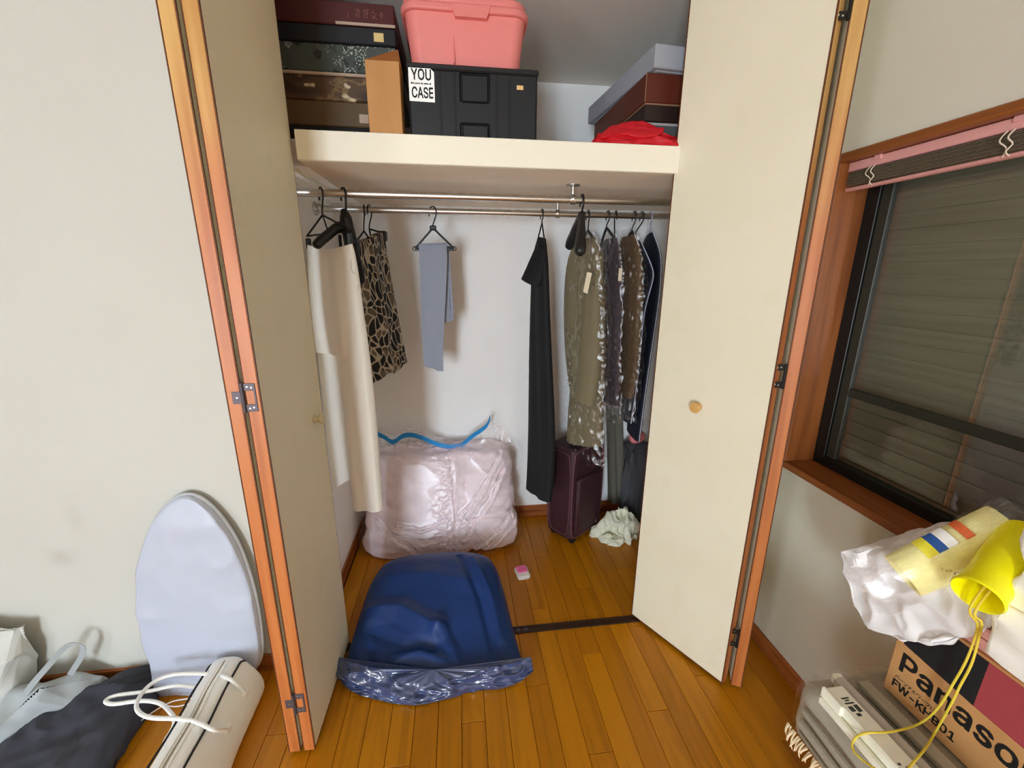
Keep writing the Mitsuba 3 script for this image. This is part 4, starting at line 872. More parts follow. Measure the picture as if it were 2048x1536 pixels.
rowsL = [base_ * (1 - s) + top * s + np.array([0, 0.012 * math.sin(3 * s), 0]) for s in np.linspace(0, 1, 8)]
G = np.array(rowsL); G[..., 1] += 0.012 * (meshkit.fbm(G * 22, 3, 4) - 0.5) * 2
ii, jj = np.meshgrid(np.arange(7), np.arange(79), indexing='ij'); a_ = ii * 80 + jj
part(fu, 'bag_top', tm(G.reshape(-1, 3), np.vstack([np.stack([a_, a_ + 1, a_ + 81], -1).reshape(-1, 3), np.stack([a_, a_ + 81, a_ + 80], -1).reshape(-1, 3)])), 'film', False, label='slack top of the clear bag')
G2 = G.copy(); G2[..., 1] += 0.05
part(fu, 'bag_top', tm(np.array([[[p[0], min(p[1] + 0.02, YB - 0.012), p[2] + 0.01 * s + 0.03 * s * math.sin(j * 0.09)] for j, p in enumerate(r)] for s, r in zip(np.linspace(0, 1, 8), G)]).reshape(-1, 3), np.vstack([np.stack([a_, a_ + 1, a_ + 81], -1).reshape(-1, 3), np.stack([a_, a_ + 81, a_ + 80], -1).reshape(-1, 3)])), 'film', False)
mat('duvet_pink', S(238, 222, 228), 0.8, sheen=0.3)
mat('zip_blue', S(38, 140, 206), 0.4)

# navy blue bag
nb = thing('blue_bag', 'flat navy blue nylon storage bag with a glossy plastic edge, lying on the floor track', 'bag')
def coons(front, right, back, left, n=64):
    """grid over four edges: front and back run left to right, left and right run front to back"""
    f, b, l, r = (spl(e, n) for e in (front, back, left, right)); k = np.linspace(0, 1, n)
    u, v = k[None, :, None], k[:, None, None]
    return ((1 - v) * f[None] + v * b[None] + (1 - u) * l[:, None] + u * r[:, None]
            - (1 - u) * (1 - v) * f[0] - u * (1 - v) * f[-1] - (1 - u) * v * b[0] - u * v * b[-1])
def ridge(P, line, amp, wide):
    L = np.array(line, float)[:, :2]; d = np.full(P.shape[:2], 9.0)
    for a, b in zip(L[:-1], L[1:]):
        t = np.clip(((P - a) @ (b - a)) / ((b - a) @ (b - a)), 0, 1); d = np.minimum(d, np.linalg.norm(P - a - t[..., None] * (b - a), axis=-1))
    return amp * np.clip(1 - d / wide, 0, 1)
P = coons([(-0.452, -0.120), (-0.33, -0.185), (-0.20, -0.222), (0.0, -0.212), (0.205, -0.185)], [(0.205, -0.185), (0.185, 0.0), (0.165, 0.19), (0.140, 0.345)],
          [(-0.372, 0.345), (-0.25, 0.385), (-0.05, 0.395), (0.140, 0.345)], [(-0.452, -0.120), (-0.440, 0.05), (-0.418, 0.22), (-0.372, 0.345)], 110)
k_ = np.linspace(0, 1, 110); U, V = np.meshgrid(k_, k_)
ease = (1 - np.abs(2 * U - 1) ** 7) ** 0.5 * (1 - np.clip(2 * V - 1, 0, 1) ** 5) ** 0.5 * (1 - np.clip(1 - 5 * V, 0, 1) ** 2) ** 0.5
t_ = np.clip((P[..., 1] + 0.22) / 0.5, 0, 1)
Zb = 0.045 + 0.125 * t_ * t_ * (3 - 2 * t_)
for line, amp, wide in (([(-0.3853, 0.0492, 0.1200), (-0.2606, 0.0445, 0.1200), (-0.1092, -0.0426, 0.1200)], 0.026, 0.050), ([(-0.1092, -0.0426, 0.1200), (-0.0483, -0.1519, 0.1200)], 0.022, 0.040), ([(-0.2595, -0.1396, 0.0900), (-0.1712, -0.1173, 0.0900), (-0.0316, -0.1909, 0.0900)], 0.024, 0.040),
        ([(-0.0241, 0.2713, 0.1500), (0.0556, 0.0697, 0.1500), (0.0921, -0.1111, 0.1500), (0.1303, -0.2604, 0.1500)], -0.014, 0.022), ([(0.0318, 0.2647, 0.1500), (0.1061, 0.0637, 0.1500), (0.1272, -0.0923, 0.1500)], 0.010, 0.02), ([(-0.4025, -0.0145, 0.0900), (-0.3565, -0.1075, 0.0900), (-0.3254, -0.1806, 0.0900)], -0.014, 0.03),
        ([(-0.3640, -0.0160, 0.1100), (-0.2458, -0.0756, 0.1100), (-0.1357, -0.1020, 0.1100)], -0.016, 0.035), ([(-0.1024, -0.0635, 0.0800), (-0.0636, -0.1541, 0.0800), (-0.0202, -0.2275, 0.0800)], -0.014, 0.025), ([(-0.3991, 0.1815, 0.1500), (-0.1516, 0.1824, 0.1500), (-0.0040, 0.1345, 0.1500)], 0.008, 0.05), ([(-0.4311, -0.1190, 0.0900), (-0.2538, -0.1563, 0.0900), (-0.0618, -0.2402, 0.0900)], -0.012, 0.03)):
    Zb = Zb + ridge(P, line, amp, wide)
Zb = Zb * ease + 0.006 * (meshkit.fbm(np.dstack([P * 12, 0 * Zb]), 3, 31) - 0.5) * ease
Zb = np.maximum(Zb, 0.0015)
topg = np.dstack([P, Zb]); n_ = 110
ring_i = [(0, j) for j in range(n_)] + [(i, n_ - 1) for i in range(1, n_)] + [(n_ - 1, j) for j in range(n_ - 2, -1, -1)] + [(i, 0) for i in range(n_ - 2, 0, -1)]
ii, jj = np.meshgrid(np.arange(n_ - 1), np.arange(n_ - 1), indexing='ij'); a_ = ii * n_ + jj
F = [np.stack([a_, a_ + 1, a_ + n_ + 1], -1).reshape(-1, 3), np.stack([a_, a_ + n_ + 1, a_ + n_], -1).reshape(-1, 3)]
rv = np.array([topg[i, j] for i, j in ring_i]); rv[:, 2] = 0.0008
ids = np.array([i * n_ + j for i, j in ring_i]); base0 = n_ * n_; m_ = len(ids); q = np.arange(m_); q2 = (q + 1) % m_
F += [np.stack([ids[q2], ids[q], base0 + q], 1), np.stack([ids[q2], base0 + q, base0 + q2], 1), np.stack([base0 + q2, base0 + q, np.full(m_, base0 + m_)], 1)]
part(nb, 'body', tm(np.vstack([topg.reshape(-1, 3), rv, rv.mean(0)[None]]), np.vstack(F)), 'navy_nylon', 40)
fl = spl([(-0.462, -0.112, 0.072), (-0.39, -0.150, 0.078), (-0.28, -0.185, 0.070), (-0.17, -0.222, 0.050), (-0.06, -0.222, 0.060), (0.06, -0.214, 0.07), (0.15, -0.208, 0.074), (0.222, -0.188, 0.068)], 120)
fl2 = spl([(-0.472, -0.135, 0.022), (-0.40, -0.185, 0.006), (-0.30, -0.232, 0.006), (-0.19, -0.262, 0.006), (-0.07, -0.256, 0.006), (0.06, -0.244, 0.006), (0.15, -0.234, 0.008), (0.230, -0.200, 0.024)], 120)
G = np.array([fl * (1 - s) + fl2 * s + np.array([0, -0.010 * math.sin(math.pi * s), 0.004 * math.sin(math.pi * s)]) for s in np.linspace(0, 1, 30)])
rn = lambda q, f, sd: 1 - 2 * np.abs(meshkit.fbm(q * np.array(f), 2, sd) - 0.5) * 2
G += (0.016 * (rn(G, (9, 9, 26), 6) - 0.5) + 0.007 * (rn(G, (24, 24, 60), 9) - 0.5))[..., None] * np.array([0.1, -1.0, 0.9])
G[..., 2] = np.maximum(G[..., 2], 0.0015)
def shell_grid(F_, B_):
    return loft([np.vstack([F_[i], B_[i][::-1]]) for i in range(F_.shape[0])])
part(nb, 'plastic_edge', shell_grid(G, G + np.array([0, 0.004, -0.0005])), 'navy_gloss', 30, label='glossy folded plastic edge')
mat('navy_nylon', S(26, 56, 112), 0.40, sheen=0.5, specular=0.35)
mat('navy_gloss', S(54, 68, 106), 0.12, specular=1.0, clearcoat=1.0, clearcoat_gloss=0.95)

# moisture absorber / deodoriser
do = thing('deodoriser', 'small white square deodoriser with a pink gel top on the closet floor', 'deodoriser')
part(do, 'case', turned(rbox(0.064, 0.078, 0.020, 0.014, 0.006), (0.268, 0.318, 0.0005), 8), 'white_plastic', 40)
part(do, 'gel', turned(rbox(0.050, 0.046, 0.007, 0.008, 0.003), (0.2665, 0.331, 0.018), 8), 'gel_pink', 40, label='pink gel window')
part(do, 'lettering', turned(cat(*[box((x, y, 0.0), (x + w_, y + 0.003, 0.0006), 0.0002) for x, y, w_ in ((-0.014, 0.008, 0.03), (-0.01, 0.0, 0.024), (-0.016, -0.008, 0.02), (0.008, -0.008, 0.01))]), (0.267, 0.332, 0.0252), 8), 'gel_dark')
mat('gel_pink', S(250, 120, 180), 0.4)
mat('gel_dark', S(226, 84, 150), 0.5)
def blob(outline, heights, n=96, k=26, edge=0.35):
    """soft low mound: outline on the floor (closed), heights = function(x, y) of the top"""
    out = spl(outline, n, True); c = out.mean(0); L = []
    for s in np.linspace(0.0, 1.0, k)[::-1]:
        r = 1 - (1 - s) ** 2; xy = c + (out - c) * r
        L.append(np.c_[xy, np.array([heights(*q) for q in xy]) * (1 - r ** 8) ** edge])
    return loft([np.c_[out, np.zeros(n)]] + L)
# ================================================================ left side of the room
# small ironing board leaning on the wall
ib = thing('ironing_board', 'small silver-grey covered ironing board leaning against the left wall', 'ironing board')
IB0, IB1 = np.array([0, -0.112, 0.003]), np.array([0, -0.082, 0.722])
ivv = IB1 - IB0; ivv /= np.linalg.norm(ivv); inn = np.cross([1, 0, 0], ivv)
pts_ = np.array([(-0.8537, -0.0899, 0.7255), (-0.9067, -0.0908, 0.7037), (-0.9632, -0.0936, 0.6363), (-1.0124, -0.0979, 0.5323), (-1.0449, -0.1029, 0.4127), (-1.0571, -0.1075, 0.3020), (-1.0594, -0.1124, 0.1861), (-1.0521, -0.1157, 0.1053), (-1.0486, -0.1202, -0.0021), (-0.9869, -0.1213, -0.0278), (-0.9241, -0.1215, -0.0327), (-0.8400, -0.1204, -0.0065), (-0.7523, -0.1183, 0.0447), (-0.7159, -0.1158, 0.1025), (-0.7044, -0.1125, 0.1828), (-0.7034, -0.1063, 0.3309), (-0.7136, -0.1015, 0.4456), (-0.7375, -0.0966, 0.5627), (-0.7775, -0.0927, 0.6572), (-0.8138, -0.0907, 0.7060)])
out_ = np.c_[pts_[:, 0], (pts_ - IB0) @ ivv]
m = pillow(out_, 0.020, IB0, (1, 0, 0), ivv, inn, power=5, n=140, rings=22, base=0.014)
wv = m.vertices; sgn = np.sign((wv - IB0) @ inn)
wv = wv + ((0.016 * (meshkit.fbm(wv * 5, 3, 3) - 0.5) + 0.012 * (0.5 - np.abs(meshkit.fbm(wv * np.array([9, 9, 7]), 2, 5) - 0.5) * 2)) * sgn)[:, None] * inn; m.vertices = wv
part(ib, 'cover', floorclamp(m, 0.001), 'silver_cloth', True)
ring = spl(out_, 140, True); e3 = IB0 + ring[:, :1] * np.array([1.0, 0, 0]) + ring[:, 1:2] * ivv
e3[:, 2] = np.maximum(e3[:, 2], 0.008)
part(ib, 'hem', tube(np.vstack([e3, e3[:2]]) - inn * 0.008, 0.0065, 8), 'silver_hem', True, label='gathered grey hem')
lw = lambda *q: tube(spl(q, 30), 0.0022, 6)
part(ib, 'drawstring', cat(lw(*[(-0.8994, -0.1559, 0.0200), (-0.9362, -0.1617, 0.0200), (-0.9714, -0.1643, 0.0200), (-0.9963, -0.1780, 0.0200), (-1.0204, -0.2010, 0.0200), (-1.0383, -0.2269, 0.0200)]), lw(*[(-0.9045, -0.1661, 0.0120), (-0.9467, -0.1778, 0.0120), (-0.9945, -0.1687, 0.0120), (-1.0340, -0.1538, 0.0120), (-1.0463, -0.1723, 0.0120), (-1.0442, -0.1985, 0.0120)])), 'white_cord', True, label='thin white drawstring')
mat('silver_cloth', S(176, 182, 196), 0.42, specular=0.5, sheen=0.3)
mat('silver_hem', S(176, 178, 180), 0.6)
mat('white_cord', S(236, 230, 226), 0.7)

# white handbag
hb_ = thing('handbag', 'long white leather boston handbag with two looped handles, in front of the ironing board', 'handbag')
def bag_section(y, t):
    dx = 0.010 * (y + 0.16) / -0.32
    dx -= 0.0
    sec = np.array([(-0.700, 0.004), (-0.688, 0.030), (-0.700, 0.085), (-0.742, 0.150), (-0.762, 0.166), (-0.790, 0.170), (-0.815, 0.168), (-0.836, 0.152), (-0.858, 0.085), (-0.868, 0.030), (-0.860, 0.004)])
    s = spl(sec, 60, False)
    c = np.array([-0.775, 0.07]); s = c + (s - c) * t
    return np.c_[s[:, 0] + dx, np.full(len(s), y), np.maximum(s[:, 1], 0.001)]
ys = [(-0.142, 0.30), (-0.1425, 0.80), (-0.147, 0.92), (-0.158, 0.98), (-0.175, 1.0)] + [(y, 1.0) for y in np.linspace(-0.2, -0.56, 14)] + [(-0.58, 0.97), (-0.59, 0.85), (-0.592, 0.3)]
m = loft([bag_section(y, t) for y, t in ys]); m = wrinkle(m, 0.004, 9, 12, False, 2)
part(hb_, 'body', floorclamp(m, 0.0008), 'white_leather', 50)
def along(x, z, r, dxs=0.010, y0=-0.172, y1=-0.57, n=30):
    return [(x + dxs * (y + 0.16) / -0.32 + 0.002 * math.sin(30 * y), y, z) for y in np.linspace(y0, y1, n)]
def over(path_xz, y):
    return [(x, y, z) for x, z in path_xz]
for (x, z, nmx, mm) in ((-0.7445, 0.1555, 'piping', 'ink_black'), (-0.8385, 0.1530, 'piping', 'ink_black')):
    p = [(x + 0.006, -0.146, z - 0.052), (x + 0.003, -0.150, z - 0.016)] + along(x, z + 0.002, 0)
    part(hb_, nmx, tube(spl(p, 60), 0.0030, 8), mm, True, label='thin black piping')
part(hb_, 'zip', tube(along(-0.790, 0.1708, 0), 0.0022, 6), 'zip_tan', True, label='brownish zip')
for x in (-0.801, -0.779):
    part(hb_, 'zip_flap', tube(along(x, 0.1695, 0), 0.0035, 6), 'white_leather', True)
hA = spl(np.vstack([[(-0.7055, -0.235, 0.105)], [(-0.7347, -0.2402, 0.1650), (-0.7871, -0.2169, 0.1650), (-0.8746, -0.2012, 0.1650), (-0.9496, -0.2041, 0.1650), (-0.9773, -0.2323, 0.1650), (-0.9771, -0.2747, 0.1650), (-0.9595, -0.3050, 0.1650)], [(-0.9078, -0.3380, 0.1720), (-0.8628, -0.3476, 0.1720), (-0.8115, -0.3552, 0.1720), (-0.7497, -0.3751, 0.1720), (-0.7096, -0.3947, 0.1720)], [(-0.7035, -0.345, 0.105)]]), 90)
part(hb_, 'handle', tube(hA, 0.0058, 10), 'white_leather', True, label='looped white handle')
hB = spl(np.vstack([[(-0.848, -0.215, 0.135)], [(-0.8548, -0.2076, 0.1150), (-0.9259, -0.1939, 0.1150), (-0.9935, -0.2025, 0.1150), (-1.0788, -0.2053, 0.1150), (-1.1102, -0.2127, 0.1150), (-1.1134, -0.2219, 0.1150), (-1.0863, -0.2345, 0.1150), (-1.0379, -0.2341, 0.1150), (-0.9823, -0.2377, 0.1150), (-0.9379, -0.2525, 0.1150)], [(-0.8833, -0.2972, 0.1350), (-0.8474, -0.3347, 0.1350)], [(-0.852, -0.365, 0.12)]]), 90)
part(hb_, 'handle', tube(hB, 0.0058, 10), 'white_leather', True, label='looped white handle')
for (p, xo) in (((-0.7055, -0.235, 0.100), 1), ((-0.7035, -0.345, 0.100), 1), ((-0.848, -0.215, 0.128), -1), ((-0.852, -0.365, 0.113), -1)):
    part(hb_, 'tab', box(np.array(p) - [0.006, 0.012, 0.026], np.array(p) + [0.006, 0.012, 0.012], 0.004), 'white_leather')
mat('white_leather', S(232, 232, 226), 0.4, specular=0.5)
mat('zip_tan', S(150, 138, 116), 0.5)

# dark bag lying in front of the wall
db2 = thing('dark_bag', 'flat charcoal cloth bag lying on the floor beside the white handbag', 'bag')
fl_ = [q[:2] for q in [(-1.0966, -0.0488, 0.0300), (-1.1765, -0.0770, 0.0300), (-1.2884, -0.0924, 0.0300), (-1.3571, -0.1188, 0.0300), (-1.3852, -0.1707, 0.0300), (-1.3859, -0.3023, 0.0300), (-1.3063, -0.4231, 0.0300), (-1.0742, -0.5309, 0.0300), (-1.0180, -0.3722, 0.0300), (-1.0348, -0.2586, 0.0300), (-1.0350, -0.1611, 0.0300), (-1.0606, -0.0910, 0.0300)]]
m = blob(fl_, lambda x, y: 0.062 + 0.018 * math.sin(9 * x + 6 * y) + 0.012 * math.sin(21 * x - 15 * y), n=110)
m = wrinkle(m, 0.012, 9, 41, True, 3)
part(db2, 'body', floorclamp(m, 0.001), 'charcoal_cloth', True)
part(db2, 'strap', ribbon(spl([(-1.1727, -0.1411, 0.0850), (-1.1293, -0.1288, 0.0850), (-1.0848, -0.1162, 0.0850), (-1.0542, -0.1089, 0.0850), (-1.0334, -0.1224, 0.0850)], 24), (0.0, 0.012, 0.016), 0.003), 'black_matte', 40, label='black strap')
mat('charcoal_cloth', S(58, 60, 70), 0.8, sheen=0.3)

# light grey cloth bags in the left corner
gb = thing('grey_bag', 'light grey crumpled cloth bag with a looped strap, between the wall and the charcoal bag', 'bag')
m = hull([(-1.40, -0.075, 0.002), (-1.20, -0.075, 0.002), (-1.20, -0.16, 0.002), (-1.40, -0.27, 0.002), (-1.46, -0.2, 0.002), (-1.22, -0.10, 0.085), (-1.28, -0.115, 0.125), (-1.32, -0.18, 0.14), (-1.42, -0.16, 0.12), (-1.40, -0.25, 0.08)])
m = wrinkle(refine(m, 0.010), 0.014, 9, 51, True, 2)
m.vertices[:, 1] = np.minimum(m.vertices[:, 1], YF - 0.012)
part(gb, 'body', floorclamp(m, 0.001), 'grey_nylon', True)
st_ = spl([(-1.3471, -0.2000, 0.1429), (-1.3153, -0.1900, 0.1848), (-1.2829, -0.1600, 0.2237), (-1.2546, -0.1300, 0.2501), (-1.2332, -0.1200, 0.2408), (-1.2320, -0.1200, 0.2086), (-1.2581, -0.1300, 0.1626), (-1.2692, -0.1400, 0.1431)], 50)
part(gb, 'strap', ribbon(st_, (-0.011, -0.004, 0.012), 0.003), 'grey_nylon', 40, label='looped grey strap')
mat('grey_nylon', S(160, 166, 168), 0.6, sheen=0.3)
gb2 = thing('cloth_sack', 'pale grey sack with an upright pointed corner at the left edge, by the wall', 'sack')
m = hull([(-1.72, -0.08, 0.002), (-1.44, -0.075, 0.002), (-1.45, -0.2, 0.002), (-1.70, -0.3, 0.002), (-1.3847, -0.1000, 0.3134), (-1.3979, -0.1200, 0.3118), (-1.4152, -0.1000, 0.2388), (-1.4477, -0.1200, 0.3292), (-1.70, -0.1, 0.33), (-1.44, -0.20, 0.12), (-1.46, -0.1, 0.16), (-1.6, -0.26, 0.18)])
m = wrinkle(refine(m, 0.012), 0.012, 7, 57, True, 2)
m.vertices[:, 1] = np.minimum(m.vertices[:, 1], YF - 0.012)
part(gb2, 'body', floorclamp(m, 0.001), 'sack_grey', True)
mat('sack_grey', S(200, 202, 196), 0.7)
gb3 = thing('folded_cloth', 'light blue-grey folded cloth at the lower left edge, beside the charcoal bag', 'cloth')
m = blob([(-1.40, -0.27), (-1.30, -0.33), (-1.35, -0.40), (-1.46, -0.50), (-1.66, -0.46), (-1.60, -0.32), (-1.48, -0.285)], lambda x, y: 0.05 + 0.02 * math.sin(12 * x - 9 * y))
m = wrinkle(m, 0.014, 10, 61, True, 3)
part(gb3, 'fabric', floorclamp(m, 0.001), 'grey_nylon', True)

# ================================================================ right side of the room
cr = thing('storage_crate', 'plain brown crate under the grey covered rug', 'crate')
part(cr, 'body', box((0.85, -1.22, 0.0005), (1.085, -0.70, 0.300), 0.006), 'cardboard')
rg = thing('rug_bundle', 'folded grey rug with a beige fringe under clear film, below the window', 'rug')
m = place(rbox(0.326, 0.60, 0.153, 0.05, 0.035), (0.952, -0.955, 0.3012), (1, 0, 0), (0, 1, 0))
m = refine(m, 0.03); m = wrinkle(m, 0.010, 8, 71, False, 3); m.vertices[:, 2] = np.maximum(m.vertices[:, 2], 0.3012); m.vertices[:, 0] = np.minimum(m.vertices[:, 0], 1.112)
m.vertices[:, 2] = np.minimum(m.vertices[:, 2], 0.459)
part(rg, 'rug', m, 'rug_grey', True)
for k, z in enumerate((0.335, 0.372, 0.408)):
    p = [(0.7855 - 0.002 * k, y, z + 0.004 * math.sin(9 * y + k)) for y in np.linspace(-0.70, -1.2, 30)]
    part(rg, 'fold', tube(p, 0.0045, 6), 'rug_dark', True)
rng = np.random.default_rng(5); fr2 = []
for k in range(110):
    y = -0.665 - 0.0052 * k + rng.normal(0, 0.002); a = rng.normal(0, 0.008); l = 0.024 + rng.uniform(0, 0.014)
    fr2.append(tube(spl([(0.789, y, 0.318), (0.778 + rng.normal(0, 0.003), y + a * 0.5, 0.318 - l * 0.5), (0.777 + rng.normal(0, 0.005), y + a, 0.318 - l)], 6), [0.0026, 0.0026, 0.0024, 0.0022, 0.002, 0.001], 5))
part(rg, 'fringe', cat(*fr2), 'fringe_beige', True, label='beige fringe', kind='stuff')
fg = refine(rbox(0.334, 0.62, 0.158, 0.055, 0.04), 0.02); fg = place(fg, (0.952, -0.955, 0.3012), (1, 0, 0), (0, 1, 0)); fg = wrinkle(fg, 0.004, 18, 72, True, 3)
fg.vertices[:, 2] = np.clip(fg.vertices[:, 2], 0.3008, 0.4615); fg.vertices[:, 0] = np.minimum(fg.vertices[:, 0], 1.115)
part(rg, 'clear_film', fg, 'film', True)
mat('rug_grey', proc(lambda p, n, uv: mix(S(176, 168, 148), S(150, 142, 124), fbm(p.x * 50, p.y * 9, p.z * 50, 3))), 0.75)
mat('rug_dark', S(134, 126, 108), 0.8)
mat('fringe_beige', S(226, 204, 164), 0.9)

ZT = 0.462
lb = thing('slim_carton', 'long slim white carton with small black printing, lying on the grey rug', 'box')
ld = np.array([0.012, -1.0, 0.0]); ld /= np.linalg.norm(ld); lr = np.array([1.0, 0.012, 0])
part(lb, 'body', place(box((0, 0, 0), (0.046, 0.46, 0.036), 0.004), (0.797, -0.722, ZT), lr, ld, (0, 0, 1)), 'white_card')
part(lb, 'side_strip', place(box((-0.014, 0.004, 0.0), (-0.001, 0.45, 0.016), 0.003), (0.797, -0.722, ZT), lr, ld, (0, 0, 1)), 'white_card')
part(lb, 'end_flap', place(box((-0.006, -0.002, 0.008), (0.004, 0.05, 0.038), 0.003), (0.797, -0.722, ZT), lr, ld, (0, 0, 1)), 'white_card')
bars = [box((x0, y0, 0.0358), (x1, y1, 0.0366), 0.0002) for x0, x1, y0, y1 in ((0.014, 0.032, 0.028, 0.031), (0.018, 0.028, 0.033, 0.036), (0.012, 0.034, 0.039, 0.042), (0.012, 0.022, 0.047, 0.058), (0.026, 0.036, 0.045, 0.060), (0.016, 0.026, 0.062, 0.068))]
bars += [box((0.008 + 0.010 * (k % 2), 0.155 + 0.007 * k, 0.0358), (0.014 + 0.012 * (k % 2), 0.159 + 0.007 * k, 0.0364), 0.0002) for k in range(14)]
part(lb, 'printing', place(cat(*bars), (0.797, -0.722, ZT), lr, ld, (0, 0, 1)), 'ink_grey', label='small dark printing')
mat('white_card', S(232, 230, 210), 0.5)
mat('ink_grey', S(60, 62, 56), 0.7)
rl = thing('plastic_rail', 'plain grey-white plastic rail lying on the rug beside the slim white carton', 'rail')
part(rl, 'body', place(box((0, 0, 0), (0.026, 0.46, 0.026), 0.006), (0.851, -0.690, ZT), lr, ld, (0, 0, 1)), 'rail_grey')
part(rl, 'end_cap', place(box((0.001, -0.006, 0.001), (0.025, 0.012, 0.0265), 0.005), (0.851, -0.690, ZT), lr, ld, (0, 0, 1)), 'white_card')
mat('rail_grey', S(186, 180, 170), 0.5)
rl = thing('plastic_rail', 'thin dusky plastic rail lying on the rug against the brown carton', 'rail')
part(rl, 'body', place(box((0, 0, 0), (0.034, 0.46, 0.012), 0.004), (0.905, -0.700, ZT), lr, ld, (0, 0, 1)), 'rug_grey')
part(rl, 'edge', place(box((-0.002, 0.0, 0.009), (0.002, 0.46, 0.014), 0.001), (0.905, -0.700, ZT), lr, ld, (0, 0, 1)), 'rug_dark')

# printed carton
CX, CY0, CY1, CZ0, CZ1 = 0.966, -0.711, -1.15, 0.4635, 0.7045
pcn = thing('printed_carton', 'brown carton printed Panasonic, with a black and a red panel, standing on the grey rug', 'box')
part(pcn, 'body', box((CX, CY1, CZ0), (1.112, CY0, CZ1), 0.003), 'cardboard')
def face(y0, y1, z0, z1, t=0.0006): return plain((CX - t, y1, z0), (CX + 0.0005, y0, z1))
part(pcn, 'print_panel', loft([[(CX - t, -0.728, 0.604), (CX - t, -0.861, 0.5955), (CX - t, -0.861, CZ1 - 0.004), (CX - t, -0.728, CZ1 - 0.004)] for t in (0.0006, -0.0004)]), 'print_black', label='printed black panel')
part(pcn, 'print_panel', loft([[(CX - t, -0.861, 0.5955), (CX - t, CY1 + 0.004, 0.592), (CX - t, CY1 + 0.004, CZ1 - 0.004), (CX - t, -0.861, CZ1 - 0.004)] for t in (0.0006, -0.0004)]), 'print_red', label='printed red panel')
part(pcn, 'lettering', text('Panasonic', 0.0455, (CX - 0.0002, -0.727, 0.5385), (0, -1, 0), (0, 0, 1), bold=True, width=0.292), 'ink_black', label='black printed name')
part(pcn, 'model_lettering', text('FW-KHB01', 0.0185, (CX - 0.0002, -0.726, 0.489), (0, -1, 0), (0, 0, 1), bold=True, width=0.125), 'ink_black')
kat = {'pa': [[(.35, .75), (.1, .1)], [(.55, .8), (.9, .1)], [(.82, .95), (.92, .88), (.82, .82)]], '-': [[(.1, .5), (.9, .5)]], 'so': [[(.15, .85), (.3, .6)], [(.85, .85), (.7, .4), (.3, .05)]],
       'na': [[(.1, .65), (.9, .65)], [(.55, .95), (.5, .4), (.25, .05)]], 'ru': [[(.3, .9), (.28, .4), (.1, .1)], [(.55, .95), (.55, .1), (.95, .4)]], 'wa': [[(.1, .6), (.1, .85), (.85, .85), (.75, .4), (.4, .05)]],
       'pu': [[(.1, .8), (.8, .8), (.7, .35), (.3, .05)], [(.9, .98), (.98, .9), (.88, .86)]], 'ro': [[(.15, .1), (.15, .8), (.85, .8), (.85, .1), (.15, .1)]]}
gm = []
for k, g in enumerate(['pa', '-', 'so', 'na', 'ru', 'wa', '-', 'pu', 'ro']):
    for s_ in kat[g]:
        gm.append(tube([(CX - 0.0003, -0.729 - (k + a) * 0.0092, 0.5125 + b * 0.009) for a, b in s_], 0.0006, 4))
part(pcn, 'small_lettering', cat(*gm), 'ink_black')
mat('print_black', S(24, 24, 28), 0.6)
mat('print_red', S(158, 62, 68), 0.6)

pb = thing('pink_box', 'flat dusty pink lidded box on top of the printed carton', 'box')
part(pb, 'body', box((0.972, -1.16, 0.7055), (1.112, -0.80, 0.735), 0.003), 'dusty_pink')
part(pb, 'lid', box((0.962, -1.17, 0.722), (1.118, -0.79, 0.760), 0.004), 'dusty_pink')
part(pb, 'lid_groove', box((0.9612, -1.17, 0.7375), (0.9635, -0.79, 0.7405), 0.0005), 'pink_dark')
mat('dusty_pink', S(206, 148, 134), 0.5)
mat('pink_dark', S(136, 84, 78), 0.6)

# white plastic bag, rolled sheet, yellow cone and paper bag on top
wb = thing('plastic_bag', 'crumpled white plastic bag lying over the end of the printed carton, below the window', 'plastic bag')
hp = [(0.9500, -0.5626, 0.7168), (0.9500, -0.5887, 0.6724), (0.9500, -0.6103, 0.5989), (0.9500, -0.6599, 0.5869), (0.9500, -0.7299, 0.6155), (0.9500, -0.7885, 0.6665), (0.9500, -0.8272, 0.7253), (0.9500, -0.8540, 0.7923), (0.9500, -0.8139, 0.8781)]
hp += [(1.0850, -0.4916, 0.6618), (1.0850, -0.6073, 0.7861), (1.0850, -0.7358, 0.9069), (1.0850, -0.7945, 0.7681), (1.0850, -0.5716, 0.5676), (1.0850, -0.6717, 0.5677)]
m = refine(hull(hp), 0.0075); m = wrinkle(m, 0.016, 6, 81, False, 2); m = wrinkle(m, 0.008, 13, 82, True, 2)
m.vertices[:, 0] = np.minimum(m.vertices[:, 0], 1.118)
inb = (m.vertices[:, 0] > CX - 0.004) & (m.vertices[:, 2] < 0.765) & (m.vertices[:, 1] < -0.707)
m.vertices[inb, 2] = np.where(m.vertices[inb, 1] < -0.79, 0.763, np.maximum(m.vertices[inb, 2], 0.707))
part(wb, 'film', m, 'bag_white', 50)
ear = shell_grid(*(lambda g: (g, g + np.array([0.002, 0.001, 0.001])))(np.array([[np.array(a) * (1 - s) + np.array(b) * s + np.array([0.006 * math.sin(7 * s + k), 0, 0.004 * math.sin(9 * s)]) for s in np.linspace(0, 1, 10)] for k, (a, b) in enumerate(zip([(0.9250, -0.5784, 0.7337), (0.9250, -0.5849, 0.7299), (0.9250, -0.5948, 0.7232), (0.9250, -0.6061, 0.7105)], [(0.9600, -0.6124, 0.7725), (0.9600, -0.6346, 0.7831), (0.9600, -0.6436, 0.7709), (0.9600, -0.6440, 0.7441)]))])))
part(wb, 'corner', ear, 'bag_white', 40, label='pointed corner of the bag')
mat('bag_white', S(232, 230, 228), 0.4, specular=0.4)

